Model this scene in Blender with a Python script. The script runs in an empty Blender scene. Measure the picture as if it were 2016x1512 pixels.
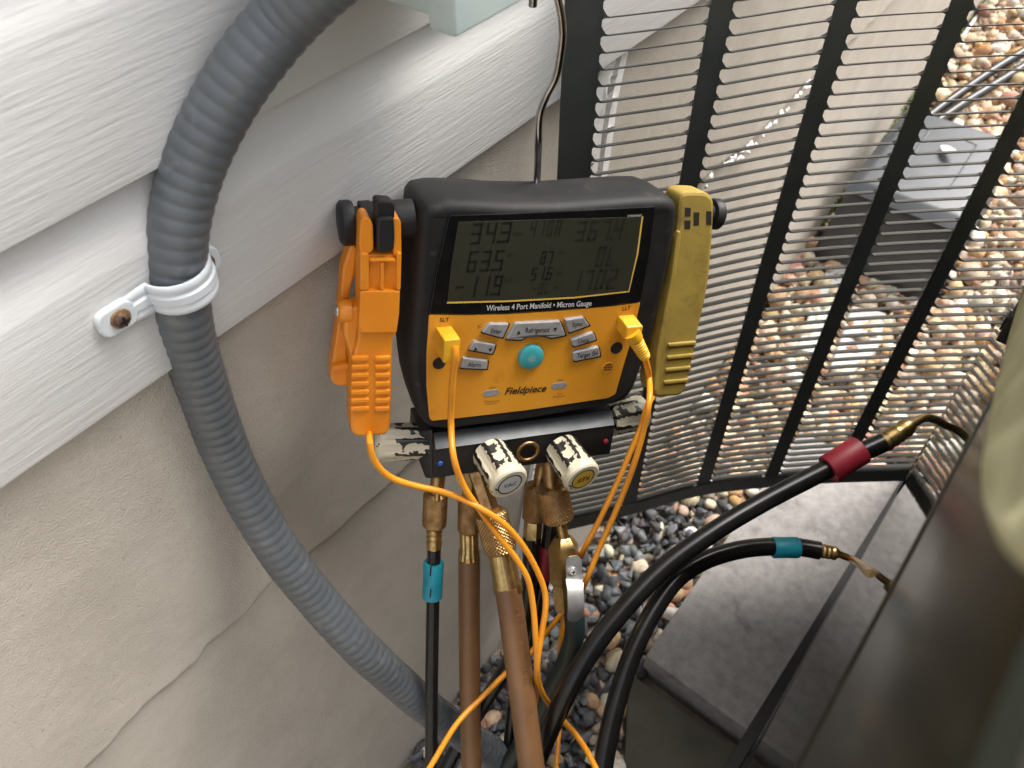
import bpy, bmesh, math, random
import numpy as np
from mathutils import Matrix, Vector
random.seed(7); rng = np.random.default_rng(7)
S = bpy.context.scene
COL = S.collection
PI = math.pi

# ------------------------------------------------------------------ camera
FPX, IW, IH = 1590.0, 2016.0, 1512.0
CAM = np.array([0.0, -0.4, 1.388])
_v = np.array([1018 - 1008, 2180 - 756, FPX]); _v /= np.linalg.norm(_v)
_h = np.array([2860 - 1008, -1040 - 756, FPX])
_zw = -_v; _xw = _h - (_h @ _zw) * _zw; _xw /= np.linalg.norm(_xw); _yw = np.cross(_zw, _xw)
RC = np.array([_xw, _yw, _zw])
cd = bpy.data.cameras.new('camera'); cam = bpy.data.objects.new('camera', cd); COL.objects.link(cam)
cd.sensor_fit = 'HORIZONTAL'; cd.sensor_width = 36.0; cd.lens = 36.0 * FPX / IW
cd.clip_start = 0.01; cd.clip_end = 500
_m = Matrix.Identity(4)
for r in range(3):
    _m[r][0] = RC[r][0]; _m[r][1] = -RC[r][1]; _m[r][2] = -RC[r][2]; _m[r][3] = CAM[r]
cam.matrix_world = _m
cd.dof.use_dof = True; cd.dof.focus_distance = 0.66; cd.dof.aperture_fstop = 11.0
S.camera = cam
S.render.resolution_x, S.render.resolution_y = 1024, 768

# ------------------------------------------------------------------ sky, sun, exposure
SUN_EL, SUN_AZ = 60.0, -16.0      # azimuth measured from +x towards +y
w = bpy.data.worlds.new('World'); S.world = w; w.use_nodes = True
nt = w.node_tree; nt.nodes.clear()
sky = nt.nodes.new('ShaderNodeTexSky'); sky.sky_type = 'NISHITA'; sky.sun_disc = False
sky.sun_elevation = math.radians(SUN_EL); sky.sun_rotation = math.radians(90 - SUN_AZ)
sky.air_density = 1.0; sky.dust_density = 6.0; sky.ozone_density = 0.6
hs = nt.nodes.new('ShaderNodeHueSaturation'); hs.inputs['Saturation'].default_value = 0.35
bg = nt.nodes.new('ShaderNodeBackground'); bg.inputs[1].default_value = 0.15
wo = nt.nodes.new('ShaderNodeOutputWorld')
nt.links.new(sky.outputs[0], hs.inputs['Color']); nt.links.new(hs.outputs[0], bg.inputs[0]); nt.links.new(bg.outputs[0], wo.inputs[0])
sl = bpy.data.lights.new('sun', 'SUN'); sl.energy = 1.2; sl.angle = math.radians(36); sl.color = (1.0, 0.965, 0.91)
so = bpy.data.objects.new('sun', sl); COL.objects.link(so)
_e, _a = math.radians(SUN_EL), math.radians(SUN_AZ)
_sd = Vector((math.cos(_e) * math.cos(_a), math.cos(_e) * math.sin(_a), math.sin(_e)))
so.rotation_euler = _sd.to_track_quat('Z', 'Y').to_euler(); so.location = _sd * 6
S.view_settings.view_transform = 'Standard'; S.view_settings.look = 'None'
S.view_settings.exposure = 1.48; S.view_settings.gamma = 1.0

# ------------------------------------------------------------------ geometry helpers
def ray(px, py):
    d = RC @ np.array([px - 1008.0, py - 756.0, FPX]); return d / np.linalg.norm(d)
def at(px, py, d): return CAM + ray(px, py) * d
def on_z(px, py, z):
    d = ray(px, py); return CAM + d * ((z - CAM[2]) / d[2])
def on_y(px, py, y):
    d = ray(px, py); return CAM + d * ((y - CAM[1]) / d[1])
def nrm(v):
    v = np.asarray(v, float); return v / np.linalg.norm(v)
def pxr(dpx, d): return 0.5 * dpx * d / FPX          # radius of a thing dpx pixels thick at distance d

W = {}
def _wm(o): return W.get(o.name, Matrix.Identity(4))
def thing(name, label, cat, loc=(0, 0, 0), group=None, matrix=None):
    o = bpy.data.objects.new(name, None); COL.objects.link(o)
    m = matrix if matrix is not None else Matrix.Translation(Vector([float(c) for c in loc]))
    o.matrix_world = m; W[o.name] = m.copy(); o.empty_display_size = 0.02
    o['label'] = label; o['category'] = cat
    if group: o['group'] = group
    return o
def tag(o, label, cat, group=None):
    o['label'] = label; o['category'] = cat
    if group: o['group'] = group
    return o
def build(name, V, F, mat, parent=None, local=False, smooth=35, fix=True, lmat=None):
    """mesh object; V in world coordinates unless local"""
    V = np.asarray(V, float)
    if parent is not None and not local and lmat is None:
        mi = np.array(_wm(parent).inverted()); V = V @ mi[:3, :3].T + mi[:3, 3]
    me = bpy.data.meshes.new(name); me.from_pydata(V.tolist(), [], [list(map(int, f)) for f in F]); me.update()
    if fix:
        bm = bmesh.new(); bm.from_mesh(me); bmesh.ops.recalc_face_normals(bm, faces=bm.faces); bm.to_mesh(me); bm.free()
    if smooth:
        me.polygons.foreach_set('use_smooth', [True] * len(me.polygons))
        if smooth < 180: me.set_sharp_from_angle(angle=math.radians(smooth))
        if fix: me.polygons.foreach_set('use_smooth', [len(p.vertices) <= 6 for p in me.polygons])
    if mat is not None: me.materials.append(mat)
    o = bpy.data.objects.new(name, me); COL.objects.link(o)
    pm = Matrix.Identity(4)
    if parent is not None: o.parent = parent; pm = _wm(parent)
    if lmat is not None: o.matrix_basis = lmat; W[o.name] = pm @ lmat
    else: W[o.name] = pm.copy()
    return o

class MB:
    def __init__(s): s.V = []; s.F = []
    def add(s, V, F):
        n = len(s.V); s.V += [list(map(float, v)) for v in V]; s.F += [[i + n for i in f] for f in F]; return s
    def out(s, name, mat, parent=None, **k): return build(name, s.V, s.F, mat, parent, **k)

def hexa(b, t):
    """box from 4 bottom + 4 top corners"""
    return list(b) + list(t), [(3, 2, 1, 0), (4, 5, 6, 7), (0, 1, 5, 4), (1, 2, 6, 5), (2, 3, 7, 6), (3, 0, 4, 7)]
def bx(x0, x1, y0, y1, z0, z1):
    return hexa([(x0, y0, z0), (x1, y0, z0), (x1, y1, z0), (x0, y1, z0)], [(x0, y0, z1), (x1, y0, z1), (x1, y1, z1), (x0, y1, z1)])
def bevel_obj(o, wd, seg=2):
    me = o.data; bm = bmesh.new(); bm.from_mesh(me)
    bmesh.ops.remove_doubles(bm, verts=bm.verts, dist=1e-6)
    es = [e for e in bm.edges if len(e.link_faces) == 2 and e.calc_face_angle(0) > 0.5]
    bmesh.ops.bevel(bm, geom=es, offset=wd, segments=seg, profile=0.6, affect='EDGES', clamp_overlap=True)
    bmesh.ops.recalc_face_normals(bm, faces=bm.faces)
    bm.to_mesh(me); bm.free()
    me.polygons.foreach_set('use_smooth', [True] * len(me.polygons)); me.set_sharp_from_angle(angle=math.radians(32)); return o

def catmull(P, n):
    P = np.asarray(P, float); m = len(P)
    if m == 2: return P[0] + (P[1] - P[0]) * np.linspace(0, 1, n)[:, None]
    d = np.maximum(np.linalg.norm(np.diff(P, axis=0), axis=1), 1e-6) ** 0.5
    t = np.concatenate([[0], np.cumsum(d)])
    E = np.vstack([2 * P[0] - P[1], P, 2 * P[-1] - P[-2]])
    T = np.concatenate([[t[0] - d[0]], t, [t[-1] + d[-1]]])
    out = []
    for u in np.linspace(t[0], t[-1], n):
        i = min(max(np.searchsorted(t, u, 'right') - 1, 0), m - 2)
        t0, t1, t2, t3 = T[i:i + 4]; p0, p1, p2, p3 = E[i:i + 4]
        a1 = (t1 - u) / (t1 - t0) * p0 + (u - t0) / (t1 - t0) * p1
        a2 = (t2 - u) / (t2 - t1) * p1 + (u - t1) / (t2 - t1) * p2
        a3 = (t3 - u) / (t3 - t2) * p2 + (u - t2) / (t3 - t2) * p3
        b1 = (t2 - u) / (t2 - t0) * a1 + (u - t0) / (t2 - t0) * a2
        b2 = (t3 - u) / (t3 - t1) * a2 + (u - t1) / (t3 - t1) * a3
        out.append((t2 - u) / (t2 - t1) * b1 + (u - t1) / (t2 - t1) * b2)
    return np.array(out)
def resample(P, step):
    C = catmull(P, max(200, len(P) * 40)); s = np.concatenate([[0], np.cumsum(np.linalg.norm(np.diff(C, axis=0), axis=1))])
    n = max(int(s[-1] / step) + 1, 4); u = np.linspace(0, s[-1], n)
    return np.stack([np.interp(u, s, C[:, k]) for k in range(3)], 1), u
def frames(C):
    T = np.gradient(C, axis=0); T /= np.linalg.norm(T, axis=1)[:, None]
    a = np.cross(T[0], [0, 0, 1.0])
    if np.linalg.norm(a) < 0.1: a = np.cross(T[0], [1.0, 0, 0])
    N = [nrm(a)]
    for i in range(1, len(C)):
        v = N[-1] - T[i] * (N[-1] @ T[i]); N.append(nrm(v))
    N = np.array(N); return T, N, np.cross(T, N)
def ringmesh(rings, cap=True):
    n = len(rings[0]); V = np.concatenate(rings); F = []
    for i in range(len(rings) - 1):
        a, b = i * n, (i + 1) * n
        for j in range(n):
            k = (j + 1) % n; F.append((a + j, a + k, b + k, b + j))
    if cap: F.append(tuple(range(n))[::-1]); F.append(tuple(range((len(rings) - 1) * n, len(rings) * n)))
    return V, F
def tube(P, r, step=0.006, seg=16, cap=True):
    C, s = resample(P, step); T, N, B = frames(C)
    a = np.linspace(0, 2 * PI, seg, endpoint=False); ca, sa = np.cos(a)[:, None], np.sin(a)[:, None]
    rings = []
    for i in range(len(C)):
        rr = r(s[i], s[-1]) if callable(r) else r
        rings.append(C[i] + rr * (ca * N[i] + sa * B[i]))
    return ringmesh(rings, cap)
def axis_frame(p0, p1):
    d = nrm(np.asarray(p1) - np.asarray(p0)); a = np.cross(d, [0.31, 0.2, 0.93]); a = nrm(a); return d, a, np.cross(d, a)
def lathe(p0, p1, prof, seg=28, rot=0.0, mod=None, cap=True):
    """prof: (fraction along p0-p1, radius)"""
    p0, p1 = np.asarray(p0, float), np.asarray(p1, float); d, a, b = axis_frame(p0, p1); L = np.linalg.norm(p1 - p0)
    th = np.linspace(0, 2 * PI, seg, endpoint=False) + rot
    rings = []
    for t, r in prof:
        rr = np.full(seg, r) if mod is None else r + mod(th, t * L, r)
        rings.append(p0 + d * (t * L) + rr[:, None] * (np.cos(th)[:, None] * a + np.sin(th)[:, None] * b))
    return ringmesh(rings, cap)
def knurl(p0, p1, r, fine=22, amp=0.0006, seg=192, rows=48):
    L = np.linalg.norm(np.asarray(p1) - np.asarray(p0)); prof = [(0, r * 0.78), (0.02, r * 0.86)]
    ts = np.linspace(0.07, 0.93, rows); prof += [(t, r) for t in ts] + [(0.98, r * 0.88), (1.0, r * 0.78)]
    def mod(th, h, rr):
        if rr < r * 0.95: return 0 * th
        k = fine / r; return amp * (np.abs(np.cos(fine * th * 0.5 + k * h * 0.5)) + np.abs(np.cos(fine * th * 0.5 - k * h * 0.5)) - 1.2)
    return lathe(p0, p1, prof, seg=seg, mod=mod)
def offset(poly, d):
    """inset a 2D polygon by d (positive = inwards)"""
    P = np.asarray(poly, float); n = len(P); A = 0.5 * np.sum(P[:, 0] * np.roll(P[:, 1], -1) - np.roll(P[:, 0], -1) * P[:, 1])
    s = 1 if A > 0 else -1; e1 = P - np.roll(P, 1, 0); e2 = np.roll(P, -1, 0) - P
    def nn(e):
        l = np.maximum(np.linalg.norm(e, axis=1), 1e-9)[:, None]; return s * np.stack([-e[:, 1], e[:, 0]], 1) / l
    n1, n2 = nn(e1), nn(e2); m = n1 + n2; q = np.maximum(np.sum(m * n1, 1), 0.35)[:, None]
    return P + d * m / q
def rounded(poly, r, n=5):
    P = np.asarray(poly, float); out = []
    for i in range(len(P)):
        a, b, c = P[i - 1], P[i], P[(i + 1) % len(P)]
        l1, l2 = np.linalg.norm(a - b), np.linalg.norm(c - b); q = min(r, 0.45 * l1, 0.45 * l2)
        s, e = b + (a - b) / l1 * q, b + (c - b) / l2 * q
        for k in range(n + 1):
            t = k / n; out.append((1 - t) ** 2 * s + 2 * t * (1 - t) * b + t * t * e)
    return np.array(out)
def prism(poly, h0, h1, bev=0.0008, to3=None):
    """polygon (x, z) pushed out to height h along -y (out of a face); rounded front edge"""
    to3 = to3 or (lambda q, h: np.stack([q[:, 0], np.full(len(q), -h), q[:, 1]], 1))
    rings = [to3(np.asarray(poly, float), h0), to3(np.asarray(poly, float), h1 - bev)]
    if bev > 0: rings += [to3(offset(poly, bev * 0.3), h1 - bev * 0.3), to3(offset(poly, bev), h1)]
    else: rings[1] = to3(np.asarray(poly, float), h1)
    return ringmesh(rings)
def disc_poly(c, r, n=32, ax=1.0):
    a = np.linspace(0, 2 * PI, n, endpoint=False); return np.stack([c[0] + r * np.cos(a), c[1] + r * ax * np.sin(a)], 1)
class Frame:
    """local frame: x right, y into the thing, z up; heights h count outwards"""
    def __init__(s, O, x, n, base=None):
        s.O = np.asarray(O, float); s.x = nrm(x); n = np.asarray(n, float); n = n - s.x * (n @ s.x); s.n = nrm(n); s.y = -s.n; s.z = np.cross(s.x, s.y)
        s.P = s.O
        if base is not None: s.O = np.asarray(base, float)
        s.M = Matrix([[s.x[i], s.y[i], s.z[i], s.O[i]] for i in range(3)] + [[0, 0, 0, 1]])
        s.h0 = (s.P - s.O) @ s.n
    def world(s, px, py, h=0.0):
        d = ray(px, py); return CAM + d * (((s.P + s.n * h - CAM) @ s.n) / (d @ s.n))
    def l(s, px, py, h=0.0):
        v = s.world(px, py, h) - s.O; return np.array([v @ s.x, v @ s.z])
    def poly(s, pts, h=0.0): return np.array([s.l(a, b, h) for a, b in pts])
    def to3(s, q, h): return np.stack([q[:, 0], np.full(len(q), -(h + s.h0)), q[:, 1]], 1)
    def prism(s, poly, h0, h1, bev=0.0008): return prism(poly, h0, h1, bev, s.to3)

def vnoise(x, y, seed=0):
    def hsh(i, j):
        v = np.sin(i * 127.1 + j * 311.7 + seed * 74.7) * 43758.5453; return v - np.floor(v)
    i, j = np.floor(x), np.floor(y); u, v = x - i, y - j; u = u * u * (3 - 2 * u); v = v * v * (3 - 2 * v)
    return (hsh(i, j) * (1 - u) + hsh(i + 1, j) * u) * (1 - v) + (hsh(i, j + 1) * (1 - u) + hsh(i + 1, j + 1) * u) * v
def fbm(x, y, oct=4, seed=0):
    s = 0; a = 0.5
    for k in range(oct): s = s + a * (vnoise(x, y, seed + k) - 0.5); x, y, a = x * 2.03, y * 2.03, a * 0.5
    return s

# ------------------------------------------------------------------ materials
def mat(name, col, rough=0.5, metal=0.0, spec=0.5, col2=None, vs=20.0, lo=0.4, hi=0.65, vdet=4.0, stretch=(1, 1, 1), rot=(0, 0, 0),
        bump=0.0, bs=200.0, bdet=3.0, bdist=0.001, bstretch=None, coat=0.0, r2=None, attr=None, col3=None, vs3=60.0, lo3=0.6, hi3=0.75):
    m = bpy.data.materials.new(name); m.use_nodes = True; t = m.node_tree; N = t.nodes; L = t.links
    p = N['Principled BSDF']; p.inputs['Roughness'].default_value = rough; p.inputs['Metallic'].default_value = metal
    p.inputs['Specular IOR Level'].default_value = spec; p.inputs['Coat Weight'].default_value = coat; p.inputs['Coat Roughness'].default_value = 0.12
    p.inputs['Base Color'].default_value = (*col, 1)
    tc = N.new('ShaderNodeTexCoord')
    def mapped(st):
        mp = N.new('ShaderNodeMapping'); mp.inputs['Scale'].default_value = st; mp.inputs['Rotation'].default_value = rot
        L.new(tc.outputs['Object'], mp.inputs['Vector']); return mp.outputs[0]
    def noise(sc, det, st):
        n = N.new('ShaderNodeTexNoise'); n.inputs['Scale'].default_value = sc; n.inputs['Detail'].default_value = det; n.inputs['Roughness'].default_value = 0.6
        L.new(mapped(st), n.inputs['Vector']); return n.outputs['Fac']
    def ramp(f, a, b):
        r = N.new('ShaderNodeMapRange'); r.inputs[1].default_value = a; r.inputs[2].default_value = b; L.new(f, r.inputs[0]); return r.outputs[0]
    def mix(f, a, b, mode='MIX'):
        x = N.new('ShaderNodeMix'); x.data_type = 'RGBA'; x.blend_type = mode
        for s_, v in ((x.inputs[0], f), (x.inputs[6], a), (x.inputs[7], b)):
            if isinstance(v, tuple): s_.default_value = (*v, 1)
            elif isinstance(v, (int, float)): s_.default_value = v
            else: L.new(v, s_)
        return x.outputs[2]
    c = col
    if attr:
        at_ = N.new('ShaderNodeAttribute'); at_.attribute_name = attr; c = at_.outputs['Color']
    if col2 is not None:
        f = ramp(noise(vs, vdet, stretch), lo, hi); c = mix(f, c, col2, 'MULTIPLY' if attr else 'MIX')
        if r2 is not None:
            rr = N.new('ShaderNodeMapRange'); rr.inputs[3].default_value = rough; rr.inputs[4].default_value = r2; L.new(f, rr.inputs[0]); L.new(rr.outputs[0], p.inputs['Roughness'])
    if col3 is not None: c = mix(ramp(noise(vs3, 5.0, (1, 1, 1)), lo3, hi3), c, col3)
    if not isinstance(c, tuple): L.new(c, p.inputs['Base Color'])
    if bump > 0:
        b = N.new('ShaderNodeBump'); b.inputs['Strength'].default_value = bump; b.inputs['Distance'].default_value = bdist
        L.new(noise(bs, bdet, bstretch or stretch), b.inputs['Height']); L.new(b.outputs[0], p.inputs['Normal'])
    return m
M = {}
M['siding'] = mat('vinyl_siding', (.545, .54, .525), .5, col2=(.505, .50, .485), vs=6, col3=(.42, .41, .385), vs3=26, lo3=.64, hi3=.90, bump=.34, bs=80, bdet=5, bdist=.0018, bstretch=(.35, 1, 4.6), stretch=(.4, 1, 4))
M['parge'] = mat('parged_foundation', (.52, .475, .41), .95, spec=.1, col2=(.45, .41, .35), vs=14, lo=.35, hi=.7, bump=.75, bs=600, bdet=3, bdist=.0018, col3=(.31, .275, .225), vs3=360, lo3=.60, hi3=.76)
M['trim'] = mat('old_white_paint', (.78, .77, .75), .6, col2=(.55, .53, .5), vs=30, lo=.55, hi=.75, bump=.4, bs=90, bdist=.002)
M['conduit'] = mat('grey_pvc_conduit', (.100, .112, .122), .42, col2=(.082, .092, .100), vs=18, bump=.12, bs=300, bdist=.0006, col3=(.16, .168, .172), vs3=55, lo3=.58, hi3=.8)
M['strap'] = mat('white_pvc_strap', (.62, .66, .68), .32, col2=(.52, .55, .56), vs=60, lo=.5, hi=.8)
M['rust'] = mat('rusty_screw', (.05, .035, .032), .6, metal=.4, col2=(.16, .085, .04), vs=180, bump=.4, bs=400)
M['rustring'] = mat('rust_stain', (.30, .20, .09), .8, col2=(.16, .09, .045), vs=250)
M['box'] = mat('pale_green_plastic', (.48, .56, .53), .55, col2=(.40, .47, .45), vs=20, bump=.2, bs=500, bdist=.0004)
M['steel'] = mat('worn_steel', (.60, .59, .57), .40, metal=.8, col2=(.48, .47, .46), vs=120, bump=.15, bs=300, bdist=.0005)
M['hook'] = mat('chrome_hook', (.42, .41, .40), .2, metal=1, col2=(.25, .24, .23), vs=50)
M['brass'] = mat('aged_brass', (.60, .42, .175), .30, metal=1, col2=(.40, .26, .10), vs=140, lo=.4, hi=.7, r2=.5, bump=.12, bs=500, bdist=.0004)
M['brassd'] = mat('tarnished_brass', (.46, .29, .13), .38, metal=1, col2=(.28, .165, .07), vs=110, lo=.4, hi=.7, r2=.55, bump=.15, bs=500, bdist=.0004)
M['louver'] = mat('dark_green_enamel', (.062, .068, .064), .36, spec=.6, col2=(.078, .083, .078), vs=25, bump=.08, bs=600, bdist=.0004, col3=(.06, .058, .05), vs3=90, lo3=.66, hi3=.8)
M['gloss'] = mat('glossy_dark_enamel', (.016, .017, .0145), .03, spec=.5, col2=(.026, .027, .023), vs=8, bump=.05, bs=9, bdist=.004)
M['olive'] = mat('dark_olive_cover', (.0125, .0115, .0075), .7, spec=.12, col2=(.017, .0155, .0105), vs=9, lo=.35, hi=.7, bump=.2, bs=300, bdist=.0006)
M['gloss'].node_tree.nodes['Principled BSDF'].inputs['IOR'].default_value = 1.035
M['upper'] = mat('dark_olive_enamel', (.0125, .0145, .0105), .22, spec=.30, col2=(.0165, .018, .0135), col3=(.03, .031, .026), vs3=160, lo3=.64, hi3=.8, vs=7, lo=.35, hi=.7, bump=.12, bs=14, bdist=.004)
M['upper'].node_tree.nodes['Principled BSDF'].inputs['IOR'].default_value = 1.17
M['black'] = mat('black_plastic', (.012, .012, .012), .5, spec=.35, col2=(.02, .02, .02), vs=40)
M['khaki'] = mat('khaki_canvas', (.36, .335, .195), 1, spec=.02, col2=(.46, .435, .28), vs=30, lo=.35, hi=.75, bump=.5, bs=900, bdist=.0006)
M['concrete'] = mat('concrete_paver', (.36, .345, .335), .95, spec=.1, col2=(.27, .258, .25), vs=60, lo=.35, hi=.68, bump=.8, bs=420, bdist=.002, col3=(.17, .157, .155), vs3=24, lo3=.53, hi3=.78)
M['concrete_shaded'] = mat('shaded_concrete_paver', (.10, .095, .075), .85, spec=.25, col2=(.07, .068, .052), vs=14, bump=.5, bs=450, bdist=.0012)  # darker copy of the concrete: shade beside the cabinet put into the colour
M['soil'] = mat('soil', (.26, .22, .17), 1, spec=.1, col2=(.36, .31, .24), vs=40, bump=.6, bs=60, bdist=.01)
M['slate'] = mat('slate_gravel', (1, 1, 1), .55, spec=.35, attr='col', col2=(.62, .62, .64), vs=160, lo=.4, hi=.62, bump=.35, bs=350, bdist=.0014)
M['pebble'] = mat('river_pebble', (1, 1, 1), .8, spec=.18, attr='col', col2=(.72, .66, .6), vs=110, lo=.42, hi=.66, bump=.2, bs=260, bdist=.001)
M['slab'] = mat('pale_stone_slab', (.46, .50, .47), .8, col2=(.55, .55, .52), vs=25, bump=.4, bs=120, bdist=.003)
M['baitbox'] = mat('dark_grey_plastic', (.048, .054, .062), .42, spec=.5, col2=(.06, .067, .076), vs=20, bump=.15, bs=400, bdist=.0006)
M['cable'] = mat('black_cable', (.012, .012, .013), .3, spec=.5)
M['leafw'] = mat('pale_dry_leaf', (.6, .6, .55), .7)
M['rubber'] = mat('black_rubber_boot', (.011, .0105, .0105), .6, spec=.28, col2=(.019, .018, .0175), vs=30, lo=.4, hi=.75, r2=.66, bump=.15, bs=500, bdist=.0005, col3=(.06, .054, .048), vs3=85, lo3=.62, hi3=.85)
M['lens'] = mat('black_lens', (.006, .006, .006), .22, spec=.35, col2=(.012, .011, .01), vs=60, lo=.5, hi=.8, r2=.35)
M['lcd'] = mat('lcd_glass', (.036, .0355, .024), .22, spec=.3, col2=(.030, .0295, .020), vs=12)
M['seg'] = mat('lcd_segment', (.008, .008, .006), .4)
M['segf'] = mat('lcd_segment_faint', (.017, .017, .012), .4)
M['yline'] = mat('yellow_print', (.62, .40, .07), .5)
M['orange'] = mat('orange_face', (.66, .285, .020), .42, col2=(.58, .235, .018), vs=16, lo=.35, hi=.7, bump=.06, bs=500, bdist=.0004, col3=(.40, .15, .014), vs3=42, lo3=.58, hi3=.80)
M['button'] = mat('silver_button', (.33, .325, .32), .42, metal=.25, col2=(.27, .265, .26), vs=160, bump=.15, bs=900, bdist=.0003)
M['print'] = mat('black_print', (.012, .009, .006), .6)
M['printf'] = mat('faded_print', (.16, .065, .012), .6)
M['wprint'] = mat('white_print', (.50, .49, .47), .6)
M['teal'] = mat('teal_button', (.045, .30, .32), .38, col2=(.035, .25, .27), vs=60)
M['tealc'] = mat('teal_collar', (.012, .27, .34), .5, col2=(.008, .20, .27), vs=60, bump=.2, bs=300, bdist=.0006)
M['redc'] = mat('red_collar', (.26, .012, .026), .5, col2=(.19, .01, .02), vs=60, bump=.2, bs=300, bdist=.0006)
M['hole'] = mat('dark_hole', (.012, .01, .008), .8)
M['plug'] = mat('yellow_plug', (.70, .37, .018), .36, col2=(.62, .31, .015), vs=90, bump=.1, bs=400, bdist=.0004)
M['oclip'] = mat('orange_clip', (.78, .26, .012), .38, col2=(.72, .225, .010), vs=30, bump=.08, bs=500, bdist=.0004)
M['yclip'] = mat('dirty_yellow_clip', (.36, .25, .045), .6, col2=(.26, .18, .035), vs=28, lo=.32, hi=.66, bump=.12, bs=400, bdist=.0006, col3=(.15, .105, .03), vs3=36, lo3=.56, hi3=.78)
M['wire'] = mat('orange_cable', (.74, .285, .014), .38, col2=(.62, .225, .012), vs=35, lo=.4, hi=.75)
M['mblock'] = mat('black_anodised_block', (.012, .012, .012), .45, spec=.4, col2=(.018, .017, .016), vs=60)
M['mstrip'] = mat('grey_anodised_strip', (.11, .118, .122), .45, metal=.3, col2=(.085, .09, .093), vs=50, bump=.1, bs=500, bdist=.0003)
M['hoseb'] = mat('black_hose', (.0075, .0072, .007), .27, spec=.42, col2=(.012, .0115, .011), vs=40)
M['hoseg'] = mat('dark_green_hose', (.013, .024, .022), .42, spec=.4, col2=(.018, .03, .027), vs=40)
M['hosebr'] = mat('brown_hose', (.185, .092, .038), .40, spec=.45, col2=(.14, .068, .028), vs=22, lo=.35, hi=.7, bump=.06, bs=300, bdist=.0005)
M['vacdisc'] = mat('grey_label', (.45, .46, .47), .5)
M['refdisc'] = mat('yellow_label', (.58, .36, .05), .5)
M['blue'] = mat('blue_dot', (.03, .10, .40), .4)
M['red'] = mat('red_dot', (.35, .02, .03), .4)
M['fabricedge'] = mat('white_fabric_edge', (.7, .7, .68), .8)
def knob_mat():
    """black plastic knob with chipped cream paint on its lands"""
    m = bpy.data.materials.new('chipped_cream_knob'); m.use_nodes = True; t = m.node_tree; N = t.nodes; L = t.links
    p = N['Principled BSDF']; p.inputs['Roughness'].default_value = .42
    tc = N.new('ShaderNodeTexCoord'); sx = N.new('ShaderNodeSeparateXYZ'); L.new(tc.outputs['Object'], sx.inputs[0])
    def math_(op, a, b=None, c=None):
        n = N.new('ShaderNodeMath'); n.operation = op
        for i, v in enumerate((a, b, c)):
            if v is None: continue
            if isinstance(v, (int, float)): n.inputs[i].default_value = v
            else: L.new(v, n.inputs[i])
        return n.outputs[0]
    def noise(sc, det):
        n = N.new('ShaderNodeTexNoise'); n.inputs['Scale'].default_value = sc; n.inputs['Detail'].default_value = det; L.new(tc.outputs['Object'], n.inputs['Vector']); return n.outputs['Fac']
    ang = math_('ARCTAN2', sx.outputs[1], sx.outputs[0])
    a = math_('ADD', math_('MULTIPLY', ang, 8 / (2 * PI)), math_('MULTIPLY', math_('SUBTRACT', noise(110, 4), .5), .95))
    fr = math_('ABSOLUTE', math_('SUBTRACT', math_('FRACT', math_('ADD', a, 8.5)), .5))
    stripe = math_('GREATER_THAN', fr, .355)
    capz = math_('LESS_THAN', math_('ADD', sx.outputs[2], math_('MULTIPLY', noise(260, 3), .008)), .0335)
    stripe = math_('MULTIPLY', stripe, capz)
    chips = math_('GREATER_THAN', noise(115, 4), .575)
    pat = math_('GREATER_THAN', noise(38, 2), .47)
    black = math_('MAXIMUM', stripe, math_('MULTIPLY', chips, pat))
    x = N.new('ShaderNodeMix'); x.data_type = 'RGBA'; x.inputs[6].default_value = (.56, .52, .38, 1); x.inputs[7].default_value = (.013, .011, .011, 1)
    L.new(black, x.inputs[0]); L.new(x.outputs[2], p.inputs['Base Color'])
    b = N.new('ShaderNodeBump'); b.inputs['Strength'].default_value = .5; b.inputs['Distance'].default_value = .0004; b.invert = True
    L.new(black, b.inputs['Height']); L.new(b.outputs[0], p.inputs['Normal']); return m
M['knob'] = knob_mat()

# ------------------------------------------------------------------ lettering
def text_mesh(s, bold=0.0, shear=0.0, spacing=1.0):
    cu = bpy.data.curves.new('lettering', 'FONT'); cu.body = s; cu.size = 1.0; cu.shear = shear; cu.offset = bold; cu.space_character = spacing
    cu.resolution_u = 3; cu.fill_mode = 'FRONT'
    o = bpy.data.objects.new('lettering', cu); me = bpy.data.meshes.new_from_object(o)
    V = np.array([v.co[:2] for v in me.vertices]); F = [list(p.vertices) for p in me.polygons]
    bpy.data.objects.remove(o); bpy.data.curves.remove(cu); bpy.data.meshes.remove(me); return V, F
def text_on(fr, s, pl, pr, hpx, h, m, name, parent, bold=0.0, shear=0.0, flip=False):
    """lettering on a frame's face; pl/pr = pixel of the left and right end of the baseline"""
    V, F = text_mesh(s, bold, shear); a, b = fr.l(*pl, h), fr.l(*pr, h); dx = (b - a); L = np.linalg.norm(dx); dx /= L; up = np.array([-dx[1], dx[0]])
    c = fr.l(pl[0], pl[1] - hpx, h); hh = abs((c - a) @ up); x0, x1 = V[:, 0].min(), V[:, 0].max()
    u = (V[:, 0] - x0) / (x1 - x0) * L; v = V[:, 1] / 0.7 * hh
    if flip: u, v = L - u, hh - v
    P = a + u[:, None] * dx + v[:, None] * up
    return build(name, fr.to3(P, h), F, m, parent, local=True, smooth=0, fix=False)
SEGS = {'0': 'abcdef', '1': 'bc', '2': 'abged', '3': 'abgcd', '4': 'fgbc', '5': 'afgcd', '6': 'afgedc', '7': 'abc', '8': 'abcdefg', '9': 'abfgcd', 'L': 'fed', 'A': 'abcefg', '-': 'g', ' ': ''}
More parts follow.
